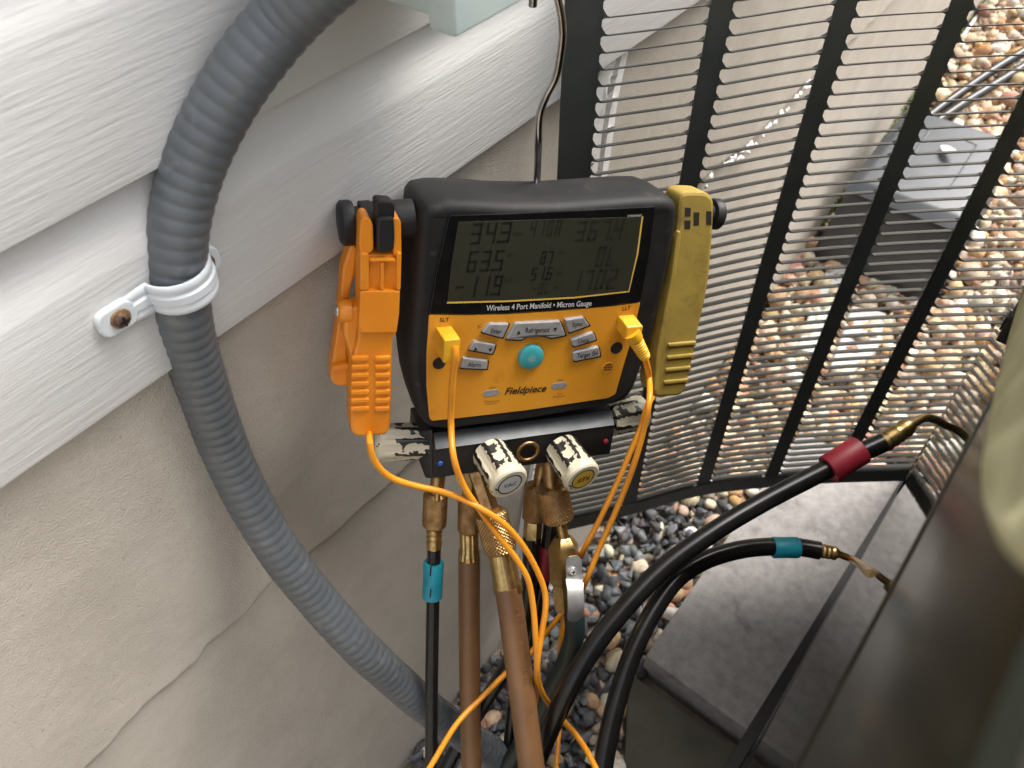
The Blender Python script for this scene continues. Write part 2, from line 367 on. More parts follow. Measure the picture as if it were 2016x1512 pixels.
def seven(s, wd, ht, slant=.12, th=.13):
    """seven-segment characters, left edge at 0, bottom at 0"""
    V, F, x = [], [], 0.0
    t = th * ht
    R = {'a': (0, ht, wd, ht - t), 'g': (0, ht / 2 + t / 2, wd, ht / 2 - t / 2), 'd': (0, t, wd, 0), 'f': (0, ht, t, ht / 2), 'b': (wd - t, ht, wd, ht / 2), 'e': (0, ht / 2, t, 0), 'c': (wd - t, ht / 2, wd, 0)}
    for ch in s:
        if ch == '.':
            x0, y1, x1, y0 = x - wd * .2, t, x - wd * .2 + t, 0
            n = len(V); V += [(x0, y0), (x1, y0), (x1, y1), (x0, y1)]; F.append((n, n + 1, n + 2, n + 3)); continue
        for k in SEGS[ch]:
            x0, y1, x1, y0 = R[k]; g = t * .12; n = len(V)
            V += [(x + x0 + g, y0 + g), (x + x1 - g, y0 + g), (x + x1 - g, y1 - g), (x + x0 + g, y1 - g)]; F.append((n, n + 1, n + 2, n + 3))
        x += wd * 1.38
    V = np.array(V); V[:, 0] += V[:, 1] * slant; return V, F

# ================================================================== THE SETTING
def zg(x, y=0):
    return 0.19 * np.clip(np.asarray(x, float) - 1.15, 0, 2.2) + 0 * np.asarray(y, float)
xs = np.concatenate([np.linspace(-60, -2, 8), np.linspace(-1.5, 4, 56), np.linspace(5, 80, 10)]); ys = np.concatenate([np.linspace(-70, -3, 8), np.linspace(-2.5, .3, 25), np.linspace(1, 60, 6)])
X, Y = np.meshgrid(xs, ys, indexing='ij'); Z = zg(X, Y) - 0.012
ny = len(ys); V = np.stack([X.ravel(), Y.ravel(), Z.ravel()], 1)
F = [(i * ny + j, (i + 1) * ny + j, (i + 1) * ny + j + 1, i * ny + j + 1) for i in range(len(xs) - 1) for j in range(ny - 1)]
g = build('ground', V, F, M['soil'], smooth=60, fix=False); g['kind'] = 'structure'

# ---- house wall: parged foundation below, vinyl siding above
hw = thing('house_wall', 'house wall with white vinyl siding above a beige parged foundation', 'wall', (0.3, 0.1, 0))
Z_SID = 1.0165
crack_px = [(150, 1530), (190, 1490), (228, 1450), (268, 1402), (330, 1348), (388, 1302), (408, 1268), (470, 1222), (500, 1192), (545, 1135), (620, 1082), (700, 1012), (760, 962), (800, 920), (830, 890)]
cw = np.array([on_y(a, b, -.003) for a, b in crack_px]); ordx = np.argsort(cw[:, 0]); cxx, czz = cw[ordx, 0], cw[ordx, 2]
def crack_z(x):
    z = np.interp(x, cxx, czz); far = .705 + .018 * fbm(x * 9, x * 0, 3, 5) * 2
    k = np.clip((x - cxx[-1]) / .08, 0, 1); z = z * (1 - k) + far * k
    k = np.clip((cxx[0] - x) / .08, 0, 1); z = z * (1 - k) + far * k
    return z + .004 * fbm(x * 60, x * 0 + 3, 3, 9) * 2
def wall_y(x, z):
    c = crack_z(x); d = z - c
    y = -.0050 * (1 / (1 + np.exp(-d / .0010)))                       # the upper coat laps over the lower
    y = y + .0050 * np.exp(-((d + .0022) / .0022) ** 2) * (0.4 + vnoise(x * 45, x * 0, 3))
    y = y + .0006 * fbm(x * 6, z * 6, 2, 1) + .0003 * fbm(x * 45 + z * 9, z * 45, 3, 2) + .0010 * fbm(x * 210, z * 210, 2, 3)
    pit = vnoise(x * 60, z * 120, 4); y = y + .0042 * np.clip(pit - .90, 0, 1) * (d > 0) / .10 * .10
    return y
xs = np.concatenate([np.linspace(-1.6, -.06, 40), np.arange(-.05, .95, .0029), np.linspace(.955, 2.0, 190), np.linspace(2.02, 4.2, 60)])
zs = np.concatenate([np.linspace(-.15, .1, 12), np.arange(.105, 1.030, .0030)])
X, Zz = np.meshgrid(xs, zs, indexing='ij'); Yw = wall_y(X, Zz); nz = len(zs)
V = np.stack([X.ravel(), Yw.ravel(), Zz.ravel()], 1); ii, jj = np.meshgrid(np.arange(len(xs) - 1), np.arange(nz - 1), indexing='ij'); a0 = (ii * nz + jj).ravel()
F = np.stack([a0, a0 + nz, a0 + nz + 1, a0 + 1], 1)
fo = build('foundation', V, F, M['parge'], hw, smooth=180, fix=False)
mb = MB(); mb.add(*bx(-1.6, 4.2, .012, .25, -.15, 1.03)); mb.add(*bx(-1.6, 4.2, .012, .25, 1.032, 2.85)); mb.out('wall_core', M['parge'], hw, smooth=0)
# siding courses (dutch lap)
E_ = .1252
prof = [(.006, .130), (-.004, .1245), (-.0048, .1195), (-.0085, .107), (-.0125, .096), (-.0160, .0875), (-.0172, .081), (-.0178, .045), (-.0184, .004), (-.0180, .0006), (-.0165, 0.0), (-.004, .0016), (.006, .003)]
def plank(z0):
    V, F = [], []
    xx = np.linspace(-1.6, 4.2, 24)
    for x in xx:
        for y, z in prof: V.append((x, y + .0006 * math.sin(x * 3.1 + z0 * 40), z0 + z))
    n = len(prof)
    for i in range(len(xx) - 1):
        for j in range(n - 1): F.append((i * n + j, i * n + j + 1, (i + 1) * n + j + 1, (i + 1) * n + j))
    return build('siding_plank', V, F, M['siding'], hw, smooth=50, fix=False)
for k in range(15): plank(Z_SID + k * E_)
# white painted batten fixed to the foundation, its paint split and peeling
bt = [(1231, 84), (1205, 200), (1187, 335), (1150, 560), (1100, 800), (1060, 1000), (1035, 1120)]
bc = np.array([on_y(a, b, -.012) for a, b in bt]); C, s = resample(bc, .012)
V, F = [], []
for i, c in enumerate(C):
    wob = .0016 * (vnoise(np.array(i * .6), np.array(0.), 8) - .5) * 2
    for (dx, y) in ((-.030 + wob * 2, -.001), (-.029 + wob, -.007), (-.006, -.009), (-.004 + wob, -.0045), (.0015 + wob, -.0045), (.003, -.010), (.016, -.010), (.017, -.001)): V.append((c[0] + dx, y, c[2]))
for i in range(len(C) - 1):
    for j in range(7): F.append((i * 8 + j, i * 8 + j + 1, (i + 1) * 8 + j + 1, (i + 1) * 8 + j))
build('painted_batten', V, F, M['trim'], hw, smooth=30, fix=False)
mb = MB()
for i in range(46):                                                  # curled paint flakes on the batten
    k = random.randrange(2, len(C) - 2); c = C[k]; sx = random.uniform(.003, .008); sz = random.uniform(.004, .013); x0 = c[0] + random.choice((-.031, -.007, .001)) + random.uniform(-.002, .002)
    mb.add([(x0, -.009, c[2]), (x0 + sx, -.012, c[2] + sz * .2), (x0 + sx * .8, -.0155 - random.random() * .003, c[2] + sz), (x0 - .001, -.010, c[2] + sz * .8)], [(0, 1, 2, 3)])
mb.out('paint_flakes', M['trim'], hw, smooth=0, fix=False)
# chalky flakes along the far crack
mb = MB()
for i in range(70):
    x = random.uniform(.96, 1.42); z = float(crack_z(np.array([x]))[0]) + random.gauss(-.003, .004); r = random.uniform(.002, .0065)
    q = [(x + r * 1.6 * math.cos(t) * random.uniform(.6, 1.1), -.006 - .003 * random.random(), z + r * math.sin(t) * random.uniform(.6, 1.1)) for t in np.linspace(0, 2 * PI, 7)[:-1]]
    mb.add(q + [(x, -.011, z)], [(j, (j + 1) % 6, 6) for j in range(6)])
mb.out('chalky_flakes', M['trim'], hw, smooth=0, fix=False)
# moss along the wall foot
mm = mat('moss', (.13, .17, .035), .95, col2=(.07, .10, .02), vs=120, bump=.8, bs=300, bdist=.003)
mb = MB()
for i in range(260):
    x = 1.75 + 1.3 * random.random() ** .8; z = float(zg(x)) + random.uniform(.012, .055) * (0.5 + .5 * math.sin(x * 9) ** 2); r = random.uniform(.004, .011)
    q = [(x + r * math.cos(t), -.003, z + r * .8 * math.sin(t)) for t in np.linspace(0, 2 * PI, 7)[:-1]]
    mb.add(q + [(x, -.003 - r * .7, z)], [(j, (j + 1) % 6, 6) for j in range(6)])
ms = mb.out('moss_patch', mm, hw, smooth=80, fix=False); ms['kind'] = 'stuff'

# ================================================================== STONES
def ico(sub):
    bm = bmesh.new(); bmesh.ops.create_icosphere(bm, subdivisions=sub, radius=1); V = np.array([v.co[:] for v in bm.verts]); F = np.array([[v.index for v in f.verts] for f in bm.faces]); bm.free(); return V, F
I1, I2 = ico(1), ico(2)
def rot3():
    q = rng.normal(size=4); q /= np.linalg.norm(q); a, b, c, d = q
    return np.array([[1 - 2 * (c * c + d * d), 2 * (b * c - a * d), 2 * (b * d + a * c)], [2 * (b * c + a * d), 1 - 2 * (b * b + d * d), 2 * (c * d - a * b)], [2 * (b * d - a * c), 2 * (c * d + a * b), 1 - 2 * (b * b + c * c)]])
def yaw_tilt(t=.35):
    a = rng.uniform(0, 2 * PI); ca, sa = math.cos(a), math.sin(a); R1 = np.array([[ca, -sa, 0], [sa, ca, 0], [0, 0, 1]]); b, c = rng.normal(0, t, 2)
    R2 = np.array([[1, 0, 0], [0, math.cos(b), -math.sin(b)], [0, math.sin(b), math.cos(b)]]); R3 = np.array([[math.cos(c), 0, math.sin(c)], [0, 1, 0], [-math.sin(c), 0, math.cos(c)]]); return R3 @ R2 @ R1
def chip_shapes(n):
    out = []
    for _ in range(n):
        V = rng.normal(size=(9, 3)); V /= np.linalg.norm(V, axis=1)[:, None]; V *= rng.uniform(.8, 1.2, (9, 1)); V *= [1.0, rng.uniform(.55, .85), rng.uniform(.32, .6)]
        bm = bmesh.new(); vs = [bm.verts.new(v) for v in V]; r = bmesh.ops.convex_hull(bm, input=vs)
        bmesh.ops.delete(bm, geom=[v for v in bm.verts if not v.link_faces], context='VERTS')
        bmesh.ops.bevel(bm, geom=list(bm.edges), offset=.018, segments=1, affect='EDGES')
        bmesh.ops.triangulate(bm, faces=bm.faces); bm.verts.index_update()
        out.append((np.array([v.co[:] for v in bm.verts]), np.array([[v.index for v in f.verts] for f in bm.faces]))); bm.free()
    return out
def pebble_shapes(n, base):
    out = []
    for _ in range(n):
        V = base[0].copy(); ph = rng.uniform(0, 6, 6)
        k = 1 + .12 * np.sin(2.1 * V[:, 0] + ph[0]) + .12 * np.sin(2.6 * V[:, 1] + ph[1]) + .10 * np.sin(3.1 * V[:, 2] + ph[2]) + .05 * np.sin(5 * V[:, 0] + 4 * V[:, 1] + ph[3])
        V = np.sign(V) * np.abs(V) ** .86 * k[:, None]; V *= [1, rng.uniform(.62, .95), rng.uniform(.45, .75)]; out.append((V, base[1]))
    return out
def scatter(name, spots, shapes, m, smooth):
    VV, FF, CC, n = [], [], [], 0
    for (x, y, z, r, c) in spots:
        V, F = shapes[rng.integers(len(shapes))]; P = (V * r) @ yaw_tilt().T + [x, y, z]
        VV.append(P); FF.append(F + n); n += len(V); CC.append(np.tile([*c, 1.0], (len(V), 1)))
    VV = np.concatenate(VV); FF = np.concatenate(FF); CC = np.concatenate(CC)
    me = bpy.data.meshes.new(name); me.vertices.add(len(VV)); me.vertices.foreach_set('co', VV.ravel().astype(np.float32))
    me.loops.add(FF.size); me.loops.foreach_set('vertex_index', FF.ravel().astype(np.int32)); me.polygons.add(len(FF))
    me.polygons.foreach_set('loop_start', np.arange(0, FF.size, 3, dtype=np.int32)); me.update(calc_edges=True); me.validate()
    if smooth: me.polygons.foreach_set('use_smooth', [True] * len(me.polygons))
    ca = me.color_attributes.new('col', 'FLOAT_COLOR', 'POINT'); ca.data.foreach_set('color', CC.ravel().astype(np.float32))
    me.materials.append(m); o = bpy.data.objects.new(name, me); COL.objects.link(o); o['kind'] = 'stuff'; return o
SL = [(.075, .08, .086), (.10, .105, .112), (.14, .145, .15), (.055, .057, .06), (.19, .19, .19), (.09, .08, .08), (.12, .125, .13)]
PB = [(.60, .50, .36), (.66, .60, .49), (.52, .37, .22), (.46, .28, .14), (.62, .54, .42), (.72, .68, .60), (.40, .24, .16), (.56, .48, .38), (.58, .43, .30), (.36, .29, .22), (.66, .57, .42)]
def jit(c, a=.15): k = 1 + rng.normal(0, a); return tuple(float(min(max(v * k * (1 + rng.normal(0, .04)), .01), .85)) for v in c)
def blocked(x, y):
    if .565 < x < 1.21 and y < -.224: return True                     # upper paver
    if x < .575 and y < -.20 - (.575 - x) * .55: return True           # lower paver
    return False
def panel_side(x, y): return (x - .62) * .70 + (y + .02) * .72          # >0 beyond the louvred panel
sl, pb = [], []
for layer, (st, dz) in enumerate(((.021, -.004), (.022, .006), (.036, .016))):
    for x in np.arange(.16, 1.25, st):
        for y in np.arange(-.46, -.004, st):
            px_, py_ = x + rng.uniform(-.5, .5) * st, y + rng.uniform(-.5, .5) * st
            if blocked(px_, py_) or py_ > -.006: continue
            d = panel_side(px_, py_)
            if d > .18 + rng.normal(0, .02): continue
            edge = abs(py_ + .222) < .045 and px_ > .5 or (px_ < .62 and abs(py_ + .21 + (.57 - px_) * .5) < .05)
            r = rng.uniform(.0095, .0185) * (1.0 if layer < 2 else 1.15)
            if rng.random() < (.48 if edge else .10): pb.append((px_, py_, dz + float(zg(px_)), r * 1.12, jit(PB[rng.integers(len(PB))])))
            else: sl.append((px_, py_, dz + float(zg(px_)), r * 1.15, jit(SL[rng.integers(len(SL))], .25)))
chips = chip_shapes(28)
near_pebbles = pb
far = []
for layer, (st, dz) in enumerate(((.029, -.003), (.031, .009), (.055, .02))):
    for x in np.arange(.62, 3.3, st):
        for y in np.arange(-.95, -.004, st):
            px_, py_ = x + rng.uniform(-.5, .5) * st, y + rng.uniform(-.5, .5) * st
            if py_ > -.010 or panel_side(px_, py_) < .165 + rng.normal(0, .02): continue
            if .565 < px_ < 1.21 and py_ < -.222: continue
            r = float(np.clip(rng.lognormal(-3.98, .34), .009, .034))
            far.append((px_, py_, dz + float(zg(px_)), r, jit(PB[rng.integers(len(PB))])))
grit = []
for i in range(3800):
    px_, py_ = rng.uniform(.62, 3.2), rng.uniform(-.95, -.012)
    if panel_side(px_, py_) < .15 or (.565 < px_ < 1.21 and py_ < -.222): continue
    grit.append((px_, py_, float(zg(px_)) + rng.uniform(.006, .024), rng.uniform(.004, .010), jit(PB[rng.integers(len(PB))], .25)))
o = scatter('stone_grit', grit, chips, M['pebble'], False); o['label'] = 'small broken stone chips lying among the river pebbles'; o['category'] = 'gravel'
o = scatter('slate_gravel', sl, chips, M['slate'], False); o['label'] = 'dark grey slate chippings on the ground between the house and the pavers'; o['category'] = 'gravel'
o = scatter('scattered_pebbles', near_pebbles, pebble_shapes(16, I2), M['pebble'], True); o['label'] = 'tan and white pebbles mixed into the dark slate chippings'; o['category'] = 'pebbles'
o = scatter('river_pebbles', far, pebble_shapes(16, I1), M['pebble'], True); o['label'] = 'tan and white river pebbles behind the louvred panel'; o['category'] = 'pebbles'

# ---- pavers
def paver(name, label, corners, z0, z1, m):
    o = build(name, *hexa([(x, y, z0) for x, y in corners], [(x, y, z1) for x, y in corners]), m, smooth=0); bevel_obj(o, .004, 2); return tag(o, label, 'paver', 'concrete pavers')
paver('concrete_paver', 'light grey concrete paver under the bottom edge of the louvred panel', [(.572, -.62), (1.20, -.62), (1.20, -.229), (.585, -.226)], -.03, .062, M['concrete'])
paver('concrete_paver', 'concrete paver with shade painted into its dark colour, lying lower at the bottom of the picture', [(.12, -.75), (.556, -.75), (.560, -.215), (.25, -.385)], -.04, .022, M['concrete_shaded'])
# ---- flat stone slabs behind the louvres
def slab(label, pts, lift, m):
    q = np.array([on_z(a, b, float(zg(1.45)) + lift)[:2] for a, b in pts]); q = rounded(q, .012, 3); zc = float(zg(q[:, 0].mean())) + lift
    t3 = lambda p, h: np.stack([p[:, 0], p[:, 1], zc + h + .16 * (p[:, 0] - q[:, 0].mean())], 1)
    return tag(build('stone_slab', *prism(q, -.03, .012, .004, t3), m), label, 'stone', 'flat slabs on the pebbles')
slab('long pale green stone slab on the pebbles beside the foundation', [(1622, 545), (1660, 556), (1655, 640), (1612, 705), (1566, 690), (1592, 620)], .012, M['slab'])
slab('pale grey stone slab on the pebbles, right of the green one', [(1668, 622), (1738, 640), (1722, 700), (1668, 745), (1632, 728), (1652, 672)], .012, mat('grey_slab', (.50, .48, .47), .8, col2=(.60, .58, .56), vs=30, bump=.4, bs=100, bdist=.003))
slab('small reddish stone slab next to the foundation, left of the green one', [(1545, 515), (1572, 508), (1580, 545), (1556, 580), (1530, 575)], .010, mat('red_slab', (.33, .15, .12), .8, col2=(.40, .22, .18), vs=40, bump=.4, bs=120, bdist=.003))

# ================================================================== BAIT BOX, CABLES
zb0 = .118
bb = thing('bait_box', 'dark grey plastic bait box on the pebbles behind the louvred panel', 'box', (1.9, -.18, zb0))
o = build('body', *hexa([(1.68, -.325, zb0 - .02), (2.10, -.325, zb0 + .02), (2.10, -.018, zb0 + .02), (1.68, -.018, zb0 - .02)], [(1.715, -.298, .295), (2.05, -.285, .335), (2.05, -.050, .335), (1.715, -.045, .295)]), M['baitbox'], bb, smooth=0); bevel_obj(o, .012, 3)
o = build('lid', *hexa([(1.702, -.310, .297), (2.066, -.296, .337), (2.066, -.040, .337), (1.702, -.034, .297)], [(1.735, -.285, .322), (2.045, -.275, .357), (2.045, -.062, .357), (1.735, -.062, .322)]), M['baitbox'], bb, smooth=0); bevel_obj(o, .008, 3)
for yy in (-.235, -.125):
    mb = MB(); mb.add(*tube([(1.80, yy, .3275), (1.90, yy, .3395), (1.985, yy + .002, .349)], .003, .01, 8)); mb.add(*tube([(1.985, yy + .002, .349), (1.99, yy + .03, .3497)], .003, .01, 8)); mb.out('lid_rib', M['baitbox'], bb)
mb = MB()
for k in range(3): mb.add(*tube([(1.733 - .004 * k, -.27 + .03 * k, .27 - .055 * k), (1.728 - .004 * k, -.09, .255 - .055 * k)], .003, .02, 8))
mb.out('front_rib', M['baitbox'], bb)
lf = rounded(np.array([(0, 0), (.018, .006), (.042, .003), (.050, -.004), (.03, -.010), (.010, -.008)]), .006, 3)
t3 = lambda p, h: np.stack([1.93 + p[:, 1] * 2.2 - p[:, 0] * .5, -.165 - p[:, 0] * .9, .352 + h + .12 * p[:, 0] + 2.2 * p[:, 0] ** 2], 1)
tag(build('dry_leaf', *prism(lf, 0, .0012, .0003, t3), M['leafw']), 'small pale curled leaf lying on the lid of the bait box', 'leaf')
for label, pts, r in (('upper black insulated cable crossing the pebbles beyond the bait box', [(2090, 50), (2030, 92), (1960, 135), (1890, 183), (1840, 220), (1805, 250), (1780, 300)], .0125), ('lower black insulated cable crossing the pebbles beyond the bait box', [(2090, 85), (2030, 122), (1960, 165), (1895, 205), (1850, 236), (1815, 266), (1800, 310)], .0125)):
    P = []
    for i, (a, b) in enumerate(pts):
        z = .30
        for _ in range(12): z = float(zg(on_z(a, b, z)[0])) + .035
        P.append(on_z(a, b, z))
    c = thing('ground_cable', label, 'cable', P[3], 'cables beyond the bait box'); build('sheath', *tube(P, r, .02, 12), M['cable'], c)
ed = [(1945, -20), (1905, 60), (1855, 130), (1800, 205), (1762, 262)]
P = [on_z(a, b, .30) for a, b in ed]; P = [np.array([p[0], -.012, float(zg(p[0])) + .012]) for p in P]
tag(build('fabric_edge', *tube(P, .005, .02, 8), M['fabricedge']), 'thin white fabric edge along the mossy foot of the foundation', 'fabric')

# ================================================================== CONDENSER CABINET
def fy(x): return -.427 - .016 * (x - .42)
CX0, CX1, CT, CB, CS = .02, 1.22, 1.306, .345, 1.118
cn = thing('condenser_cabinet', 'tall glossy dark condenser cabinet at the right edge reflecting the louvres', 'air conditioner', (.6, -.8, .06))
def strip_x(pts, m, name, x0=CX0, x1=CX1, n=16, smooth=40):
    """sweep a (dy, z) section along the cabinet front"""
    V, F = [], []; k = len(pts)
    for x in np.linspace(x0, x1, n):
        for dy, z in pts: V.append((x, fy(x) + dy, z))
    for i in range(n - 1):
        for j in range(k - 1): F.append((i * k + j, i * k + j + 1, (i + 1) * k + j + 1, (i + 1) * k + j))
    return build(name, V, F, m, cn, smooth=smooth, fix=False)
bpy_ = lambda x: -.409 - .046 * (x - .54)
o = build('base_pan', *hexa([(CX0, -1.16, .064), (CX1, -1.16, .064), (CX1, bpy_(CX1), .064), (CX0, bpy_(CX0) - .012, .064)], [(CX0, -1.16, .088), (CX1, -1.16, .088), (CX1, bpy_(CX1), .088), (CX0, bpy_(CX0) - .012, .088)]), M['black'], cn, smooth=0); bevel_obj(o, .002, 2)
strip_x([(-.032, .0885), (-.032, CB + .02)], M['black'], 'kick_plate')
strip_x([(-.03, CB + .004), (-.012, CB), (-.0008, CB), (.0006, CB + .001), (.0006, CB + .0035), (0, CB + .005), (0, .50), (0, .8), (0, CS - .003)], M['gloss'], 'front_panel')
strip_x([(-.006, CS - .0025), (.0004, CS - .0018), (.0016, CS), (.0020, CS + .003), (.0012, CS + .006), (.0003, CS + .008), (.0003, CS + .012), (.0014, CS + .018), (.0017, CS + .024), (.0017, 1.2), (.0017, CT - .006), (.0008, CT - .002), (-.002, CT)], M['upper'], 'upper_panel', n=30)
V, F = [], []
gx, gy = np.linspace(CX0, CX1, 40), np.linspace(0, .72, 24)
for x in gx:
    for d in gy: V.append((x, fy(x) - .0022 - d, CT + .004 * math.sin(PI * min(d / .72, 1)) + .0008 * math.sin(x * 14 + d * 9) * min(d * 20, 1)))
F = [(i * 24 + j, i * 24 + j + 1, (i + 1) * 24 + j + 1, (i + 1) * 24 + j) for i in range(39) for j in range(23)]
build('top_cover', V, F, M['olive'], cn, smooth=60, fix=False)
mb = MB(); mb.add(*bx(CX0 + .002, CX1 - .002, -1.17, -.475, .066, CT - .012)); mb.out('cabinet_core', M['black'], cn, smooth=0)
for xe in (CX1, CX0 - .0015):
    mb = MB(); mb.add(*hexa([(xe, -1.16, .095), (xe + .0015, -1.16, .095), (xe + .0015, fy(xe) - .004, .095), (xe, fy(xe) - .004, .095)], [(xe, -1.16, CT - .001), (xe + .0015, -1.16, CT - .001), (xe + .0015, fy(xe) - .004, CT - .001), (xe, fy(xe) - .004, CT - .001)])); mb.out('side_panel', M['upper'], cn, smooth=0)
# rubber latch gripping the cabinet edge
lp = on_y(1984, 632, -.4265)
lt = thing('rubber_latch', 'small black rubber latch on the cabinet face near the khaki cloth', 'latch', lp)
dx = .012; ly = fy(lp[0])
o = build('block', *bx(lp[0] - dx, lp[0] + dx, ly - .001, ly + .0045, lp[2] - .014, lp[2] + .014), M['black'], lt, smooth=0); bevel_obj(o, .0015, 3)
o = build('tongue', *bx(lp[0] - dx * .5, lp[0] + dx * .5, ly + .0047, ly + .0065, lp[2] - .007, lp[2] + .007), M['rubber'], lt, smooth=0); bevel_obj(o, .0008, 2)
# khaki cloth hung over the cabinet's top edge
bd = [(2040, 500), (2018, 560), (1998, 625), (1978, 700), (1960, 775), (1946, 850), (1937, 925), (1946, 1005), (1974, 1062), (2016, 1108), (2060, 1150)]
def on_front(px, py, off):
    y = -.42
    for _ in range(10): p = on_y(px, py, y); y = fy(p[0]) + off
    return on_y(px, py, y)
B3 = np.array([on_front(a, b, .0042) for a, b in bd]); Cb = catmull(np.column_stack([B3[:, 0], B3[:, 2], 0 * B3[:, 0]]), 110)[:, :2]
V, F = [], []; nr = 36; topz = CT + .004
for i, (x, z) in enumerate(Cb):
    for j in range(nr):
        t = j / (nr - 1); zz = z + (topz - z) * t; xx = x + (.13 - x) * .25 * t
        wv = .0018 * math.sin(xx * 150 + 3 * math.sin(zz * 30)) + .0012 * math.sin(xx * 70 + zz * 90) + .0005 * math.sin(zz * 260 + xx * 50)
        V.append((xx, fy(xx) + .0042 + (wv + .0006) * min(t * 8, 1), zz))
    for j in range(10):
        t = (j + 1) / 10; xx = x + (.13 - x) * .25; V.append((xx, fy(xx) + .0042 - .16 * t, topz + .004 * math.sin(PI * min(t * 2, 1)) + .006 * t + .003 * math.sin(xx * 70 + t * 9)))
nt_ = nr + 10
for i in range(len(Cb) - 1):
    for j in range(nt_ - 1): F.append((i * nt_ + j, i * nt_ + j + 1, (i + 1) * nt_ + j + 1, (i + 1) * nt_ + j))
kc = build('khaki_cloth', V, F, M['khaki'], smooth=80, fix=False)
sm = kc.modifiers.new('thickness', 'SOLIDIFY'); sm.thickness = .0012; sm.offset = 0
tag(kc, 'crumpled khaki canvas cloth hanging over the edge of the dark condenser cabinet', 'cloth')

# ================================================================== LOUVRED PANEL
ZB = .29
rail_px = [(1108, 1034), (1180, 1018), (1240, 1003), (1380, 965), (1500, 950), (1640, 940), (1790, 936)]
_rp = [on_z(a, b, ZB) for a, b in rail_px]
_rp = [_rp[0] - nrm(_rp[1] - _rp[0]) * .034] + _rp + [_rp[-1] + nrm(_rp[-1] - _rp[-2]) * .07]
PC, PS = resample(_rp, .002)
PC[:, 2] = 0
def pan(s):
    s = np.clip(s, 0, PS[-1]); return np.array([np.interp(s, PS, PC[:, 0]), np.interp(s, PS, PC[:, 1])])
def pan_n(s):
    t = pan(min(s + .004, PS[-1])) - pan(max(s - .004, 0)); t = nrm(t); return np.array([t[1], -t[0]]) if (t[1] * -1 + -t[0] * -1) > 0 else np.array([-t[1], t[0]])
def find_s(px, py):
    d = ray(px, py); best = None
    for s in np.linspace(0, PS[-1], 700):
        p = pan(s); v = p - CAM[:2]; cr = v[0] * d[1] - v[1] * d[0]
        if best is None or abs(cr) < best[0]: best = (abs(cr), s)
    return best[1]
lv = thing('louvred_panel', 'dark louvred metal panel standing between the house wall and the condenser cabinet', 'panel', (.8, -.15, ZB))
Z0, Z1, PT = ZB + .016, 1.125, .0154
bars = [(0.0, find_s(1187, 30))]
for (a, b) in ((1402, 1446), (1647, 1690), (1875, 1918)): bars.append((find_s(a, 0), find_s(b, 0)))
wb = bars[-1][1] - bars[-1][0]; gap = bars[3][0] - bars[2][1]
bars.append((bars[3][1] + gap, bars[3][1] + gap + wb))
bars.append((PS[-1] - .004, PS[-1]))
print('BARS', [(round(a, 3), round(b, 3)) for a, b in bars], 'len', PS[-1])
def curved_box(s0, s1, z0, z1, name, th=.0016, out=0.0, n=8):
    V, F = [], []
    for s in np.linspace(s0, s1, n):
        p, q = pan(s), pan_n(s)
        for o_ in (out, out - th):
            for z in (z0, z1): V.append((*(p + q * o_), z))
    for i in range(n - 1):
        a, b = i * 4, i * 4 + 4; F += [(a, b, b + 1, a + 1), (a + 2, a + 3, b + 3, b + 2), (a + 1, b + 1, b + 3, a + 3), (a, a + 2, b + 2, b)]
    F += [(0, 1, 3, 2), (4 * n - 4, 4 * n - 2, 4 * n - 1, 4 * n - 3)]
    return build(name, V, F, M['louver'], lv, smooth=30)
for (a, b) in bars: curved_box(a, b, Z0, Z1, 'upright', out=.0004)
curved_box(0, PS[-1], ZB - .012, Z0 + .002, 'bottom_rail', th=.006, out=.003, n=40)
curved_box(0, PS[-1], Z1 - .002, Z1 + .05, 'top_rail', th=.006, out=.003, n=40)
nsl = int((Z1 - Z0 - .012) / PT)
for k in range(5):
    s0, s1 = bars[k][1], bars[k + 1][0]
    us = np.concatenate([[0, .012, .03, .055], np.linspace(.09, .93, 8), [.955, .975, .99, 1.0]])
    V, F = [], []
    for u in us:
        s = s0 + (s1 - s0) * u; e = min(u / .05, (1 - u) / .035, 1.0); e = math.sin(max(e, 0) * PI / 2)
        p, q = pan(s), pan_n(s)
        hi = .0052 * (1 - e)                                        # blade ends blend up into the uprights
        pr = [(.0042 * e, .0025 + hi * 1.2), (.0045 * e, .0015), (-.0048 * e - .001, -.0029), (-.0050 * e - .001, -.0018 + hi)]
        for o_, z in pr: V.append((*(p + q * o_), z))
    n = len(us)
    for i in range(n - 1):
        a = i * 4
        for j in range(4): F.append((a + j, a + (j + 1) % 4, a + 4 + (j + 1) % 4, a + 4 + j))
    first = None
    for j in range(nsl):
        z = Z0 + .010 + j * PT
        if first is None: first = build('slat', V, F, M['louver'], lv, smooth=40); first.location.z = z; LB = first.location.copy()
        else:
            c = first.copy(); COL.objects.link(c); c.parent = lv; c.location = (LB.x, LB.y, z)
# (slat meshes are written around z = 0 of the panel's base)

